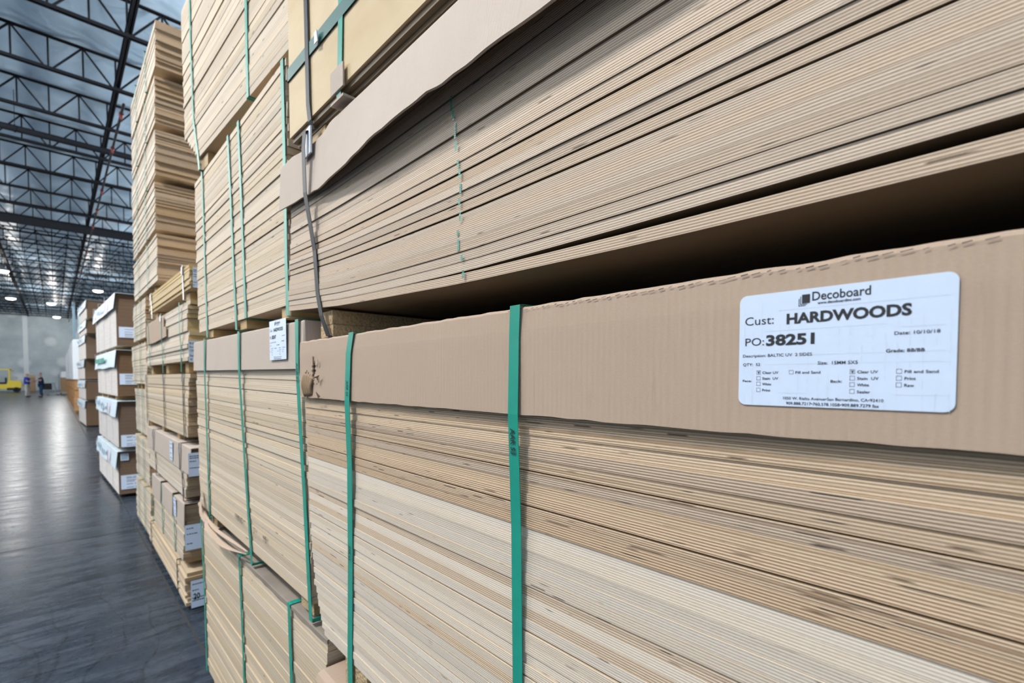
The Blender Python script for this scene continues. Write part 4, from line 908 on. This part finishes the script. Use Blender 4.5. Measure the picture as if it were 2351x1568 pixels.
def person(x, y, yaw, label, shirt, trousers, hairm, arms, bald=False, shirt_name='shirt'):
    """local frame: faces +X, left is +Y. arms: per side (elbow, wrist, finger direction)"""
    t = thing('person', label, 'person', (x, y, 0), 'two people talking')
    J = []; E_ = []
    def j(p, r_): J.append((p, r_)); return len(J)-1
    def e(a, b_): E_.append((a, b_)); return b_
    pel = j((0, 0, .96), .125); wai = e(pel, j((0, 0, 1.10), .12)); che = e(wai, j((.01, 0, 1.32), .14)); nb = e(che, j((0, 0, 1.46), .075)); nk = e(nb, j((.015, 0, 1.53), .055))
    h1 = e(nk, j((.03, 0, 1.60), .085)); h2 = e(h1, j((.02, 0, 1.70), .098)); e(h2, j((.01, 0, 1.765), .06)); e(h1, j((.125, 0, 1.635), .016))
    for s_ in (1, -1): e(h2, j((.0, s_*.100, 1.665), .018))
    hands = []
    for s_ in (1, -1):
        hip = e(pel, j((0, s_*.09, .88), .082)); kn = e(hip, j((.02, s_*.115, .50), .06)); an = e(kn, j((-.02, s_*.12, .10), .045)); e(an, j((.12, s_*.13, .035), .035))
        sh = e(che, j((0, s_*.19, 1.42), .065)); el, wr, fd = arms[0 if s_ > 0 else 1]
        elb = e(sh, j(el, .046)); wri = e(elb, j(wr, .030)); f = Vector(fd).normalized(); up = Vector((0, 0, 1)); side = f.cross(up).normalized()
        pal = e(wri, j(tuple(Vector(wr)+f*.055), .034))
        for q_, ln in ((-.028, .065), (-.009, .08), (.010, .075), (.028, .058)):
            a = Vector(wr)+f*.085+side*q_; m_ = e(pal, j(tuple(a), .011)); e(m_, j(tuple(a+f*ln*.8-up*.025), .008))
        th_ = Vector(wr)+f*.03+up*.032; m_ = e(pal, j(tuple(th_+side*.02*s_), .012)); e(m_, j(tuple(th_+f*.045+up*.018+side*.03*s_), .009))
    body = skin_mesh(J, E_, 'body', 'skin', t, None, yaw, 2)
    # shirt with short sleeves
    J = []; E_ = []
    hm = e(j((0, 0, .86), (.185, .178)), j((0, 0, 1.06), .182)); ch = e(hm, j((.01, 0, 1.30), .18)); e(ch, j((0, 0, 1.45), .09))
    for s_ in (1, -1):
        el = Vector(arms[0 if s_ > 0 else 1][0]); shv = Vector((0, s_*.19, 1.42)); sh = e(ch, j(tuple(shv), .082)); e(sh, j(tuple(shv.lerp(el, .75)), .066))
    skin_mesh(J, E_, shirt_name, shirt, t, None, yaw, 2)
    J = []; E_ = []
    pel = j((0, 0, .96), .165)
    for s_ in (1, -1):
        hip = e(pel, j((0, s_*.10, .86), .112)); kn = e(hip, j((.02, s_*.115, .50), .084)); e(kn, j((-.015, s_*.12, .05), .078))
    skin_mesh(J, E_, 'trousers', trousers, t, None, yaw, 2)
    for s_ in (1, -1):
        J = []; E_ = []; a = j((-.05, s_*.12, .045), .045); b_ = e(a, j((.06, s_*.125, .045), .048)); e(b_, j((.17, s_*.135, .035), .034)); skin_mesh(J, E_, 'shoe', 'rubber', t, None, yaw, 2)
    J = []; E_ = []
    a = j((-.045, 0, 1.66 if bald else 1.70), .075 if bald else .085)
    if bald:
        for s_ in (1, -1): e(a, j((.0, s_*.06, 1.66), .05))
    else: b_ = e(a, j((.02, 0, 1.755), .078)); e(b_, j((.075, 0, 1.755), .04))
    skin_mesh(J, E_, 'hair', hairm, t, None, yaw, 2)
    q_ = MB()
    return t
rad = math.radians
p1 = person(-1.50, 50.6, rad(-20), 'person in a bright blue polo shirt and light trousers holding a white paper', 'polo', 'khaki', 'grey_hair', (((.10, .24, 1.15), (.36, .12, 1.13), (1, -.2, .05)), ((.10, -.25, 1.15), (.36, -.10, 1.15), (1, .2, .1))), True, 'polo_shirt')
p2 = person(-.74, 50.1, rad(190), 'person in dark navy shirt and jeans with dark hair, reaching one arm forward', 'navy', 'denim', 'hair', (((.06, .28, 1.20), (.25, .05, 1.32), (.6, -.6, .3)), ((.16, -.26, 1.22), (.42, -.2, 1.24), (1, .1, .1))))
for p_, yw in ((p1, rad(-20)), (p2, rad(190))):       # eyes and mouth
    mt = Matrix.Rotation(yw, 4, 'Z')
    for s_ in (1, -1):
        q = MB(); q.lathe((0, 0, 0), [(0, .009), (.008, .005), (.010, 0), (.008, -.005), (0, -.009)], 10)
        q.v = [tuple(mt @ (Vector(v)+Vector((.112, s_*.035, 1.675)))+p_.location) for v in q.v]; q.build('eye', 'hair', p_)
    q = MB(); q.box((.098, -.025, 1.588), (.112, .025, 1.596)); q.v = [tuple(mt @ Vector(v)+p_.location) for v in q.v]; q.build('mouth', 'red', p_)
q = MB(); q.hexa([(-1.165+a*math.cos(rad(-20)), 50.45+b_, c_) for a, b_, c_ in ((-.0, -.16, 1.165), (.26, -.16, 1.20), (.26, .06, 1.20), (0, .06, 1.165), (-.0, -.16, 1.168), (.26, -.16, 1.203), (.26, .06, 1.203), (0, .06, 1.168))]); o = q.build('paper_sheet', 'white_plastic'); tag(o, 'white paper held by the person in blue', 'paper')

for o in bpy.data.objects:
    if '_o' in o: del o['_o']
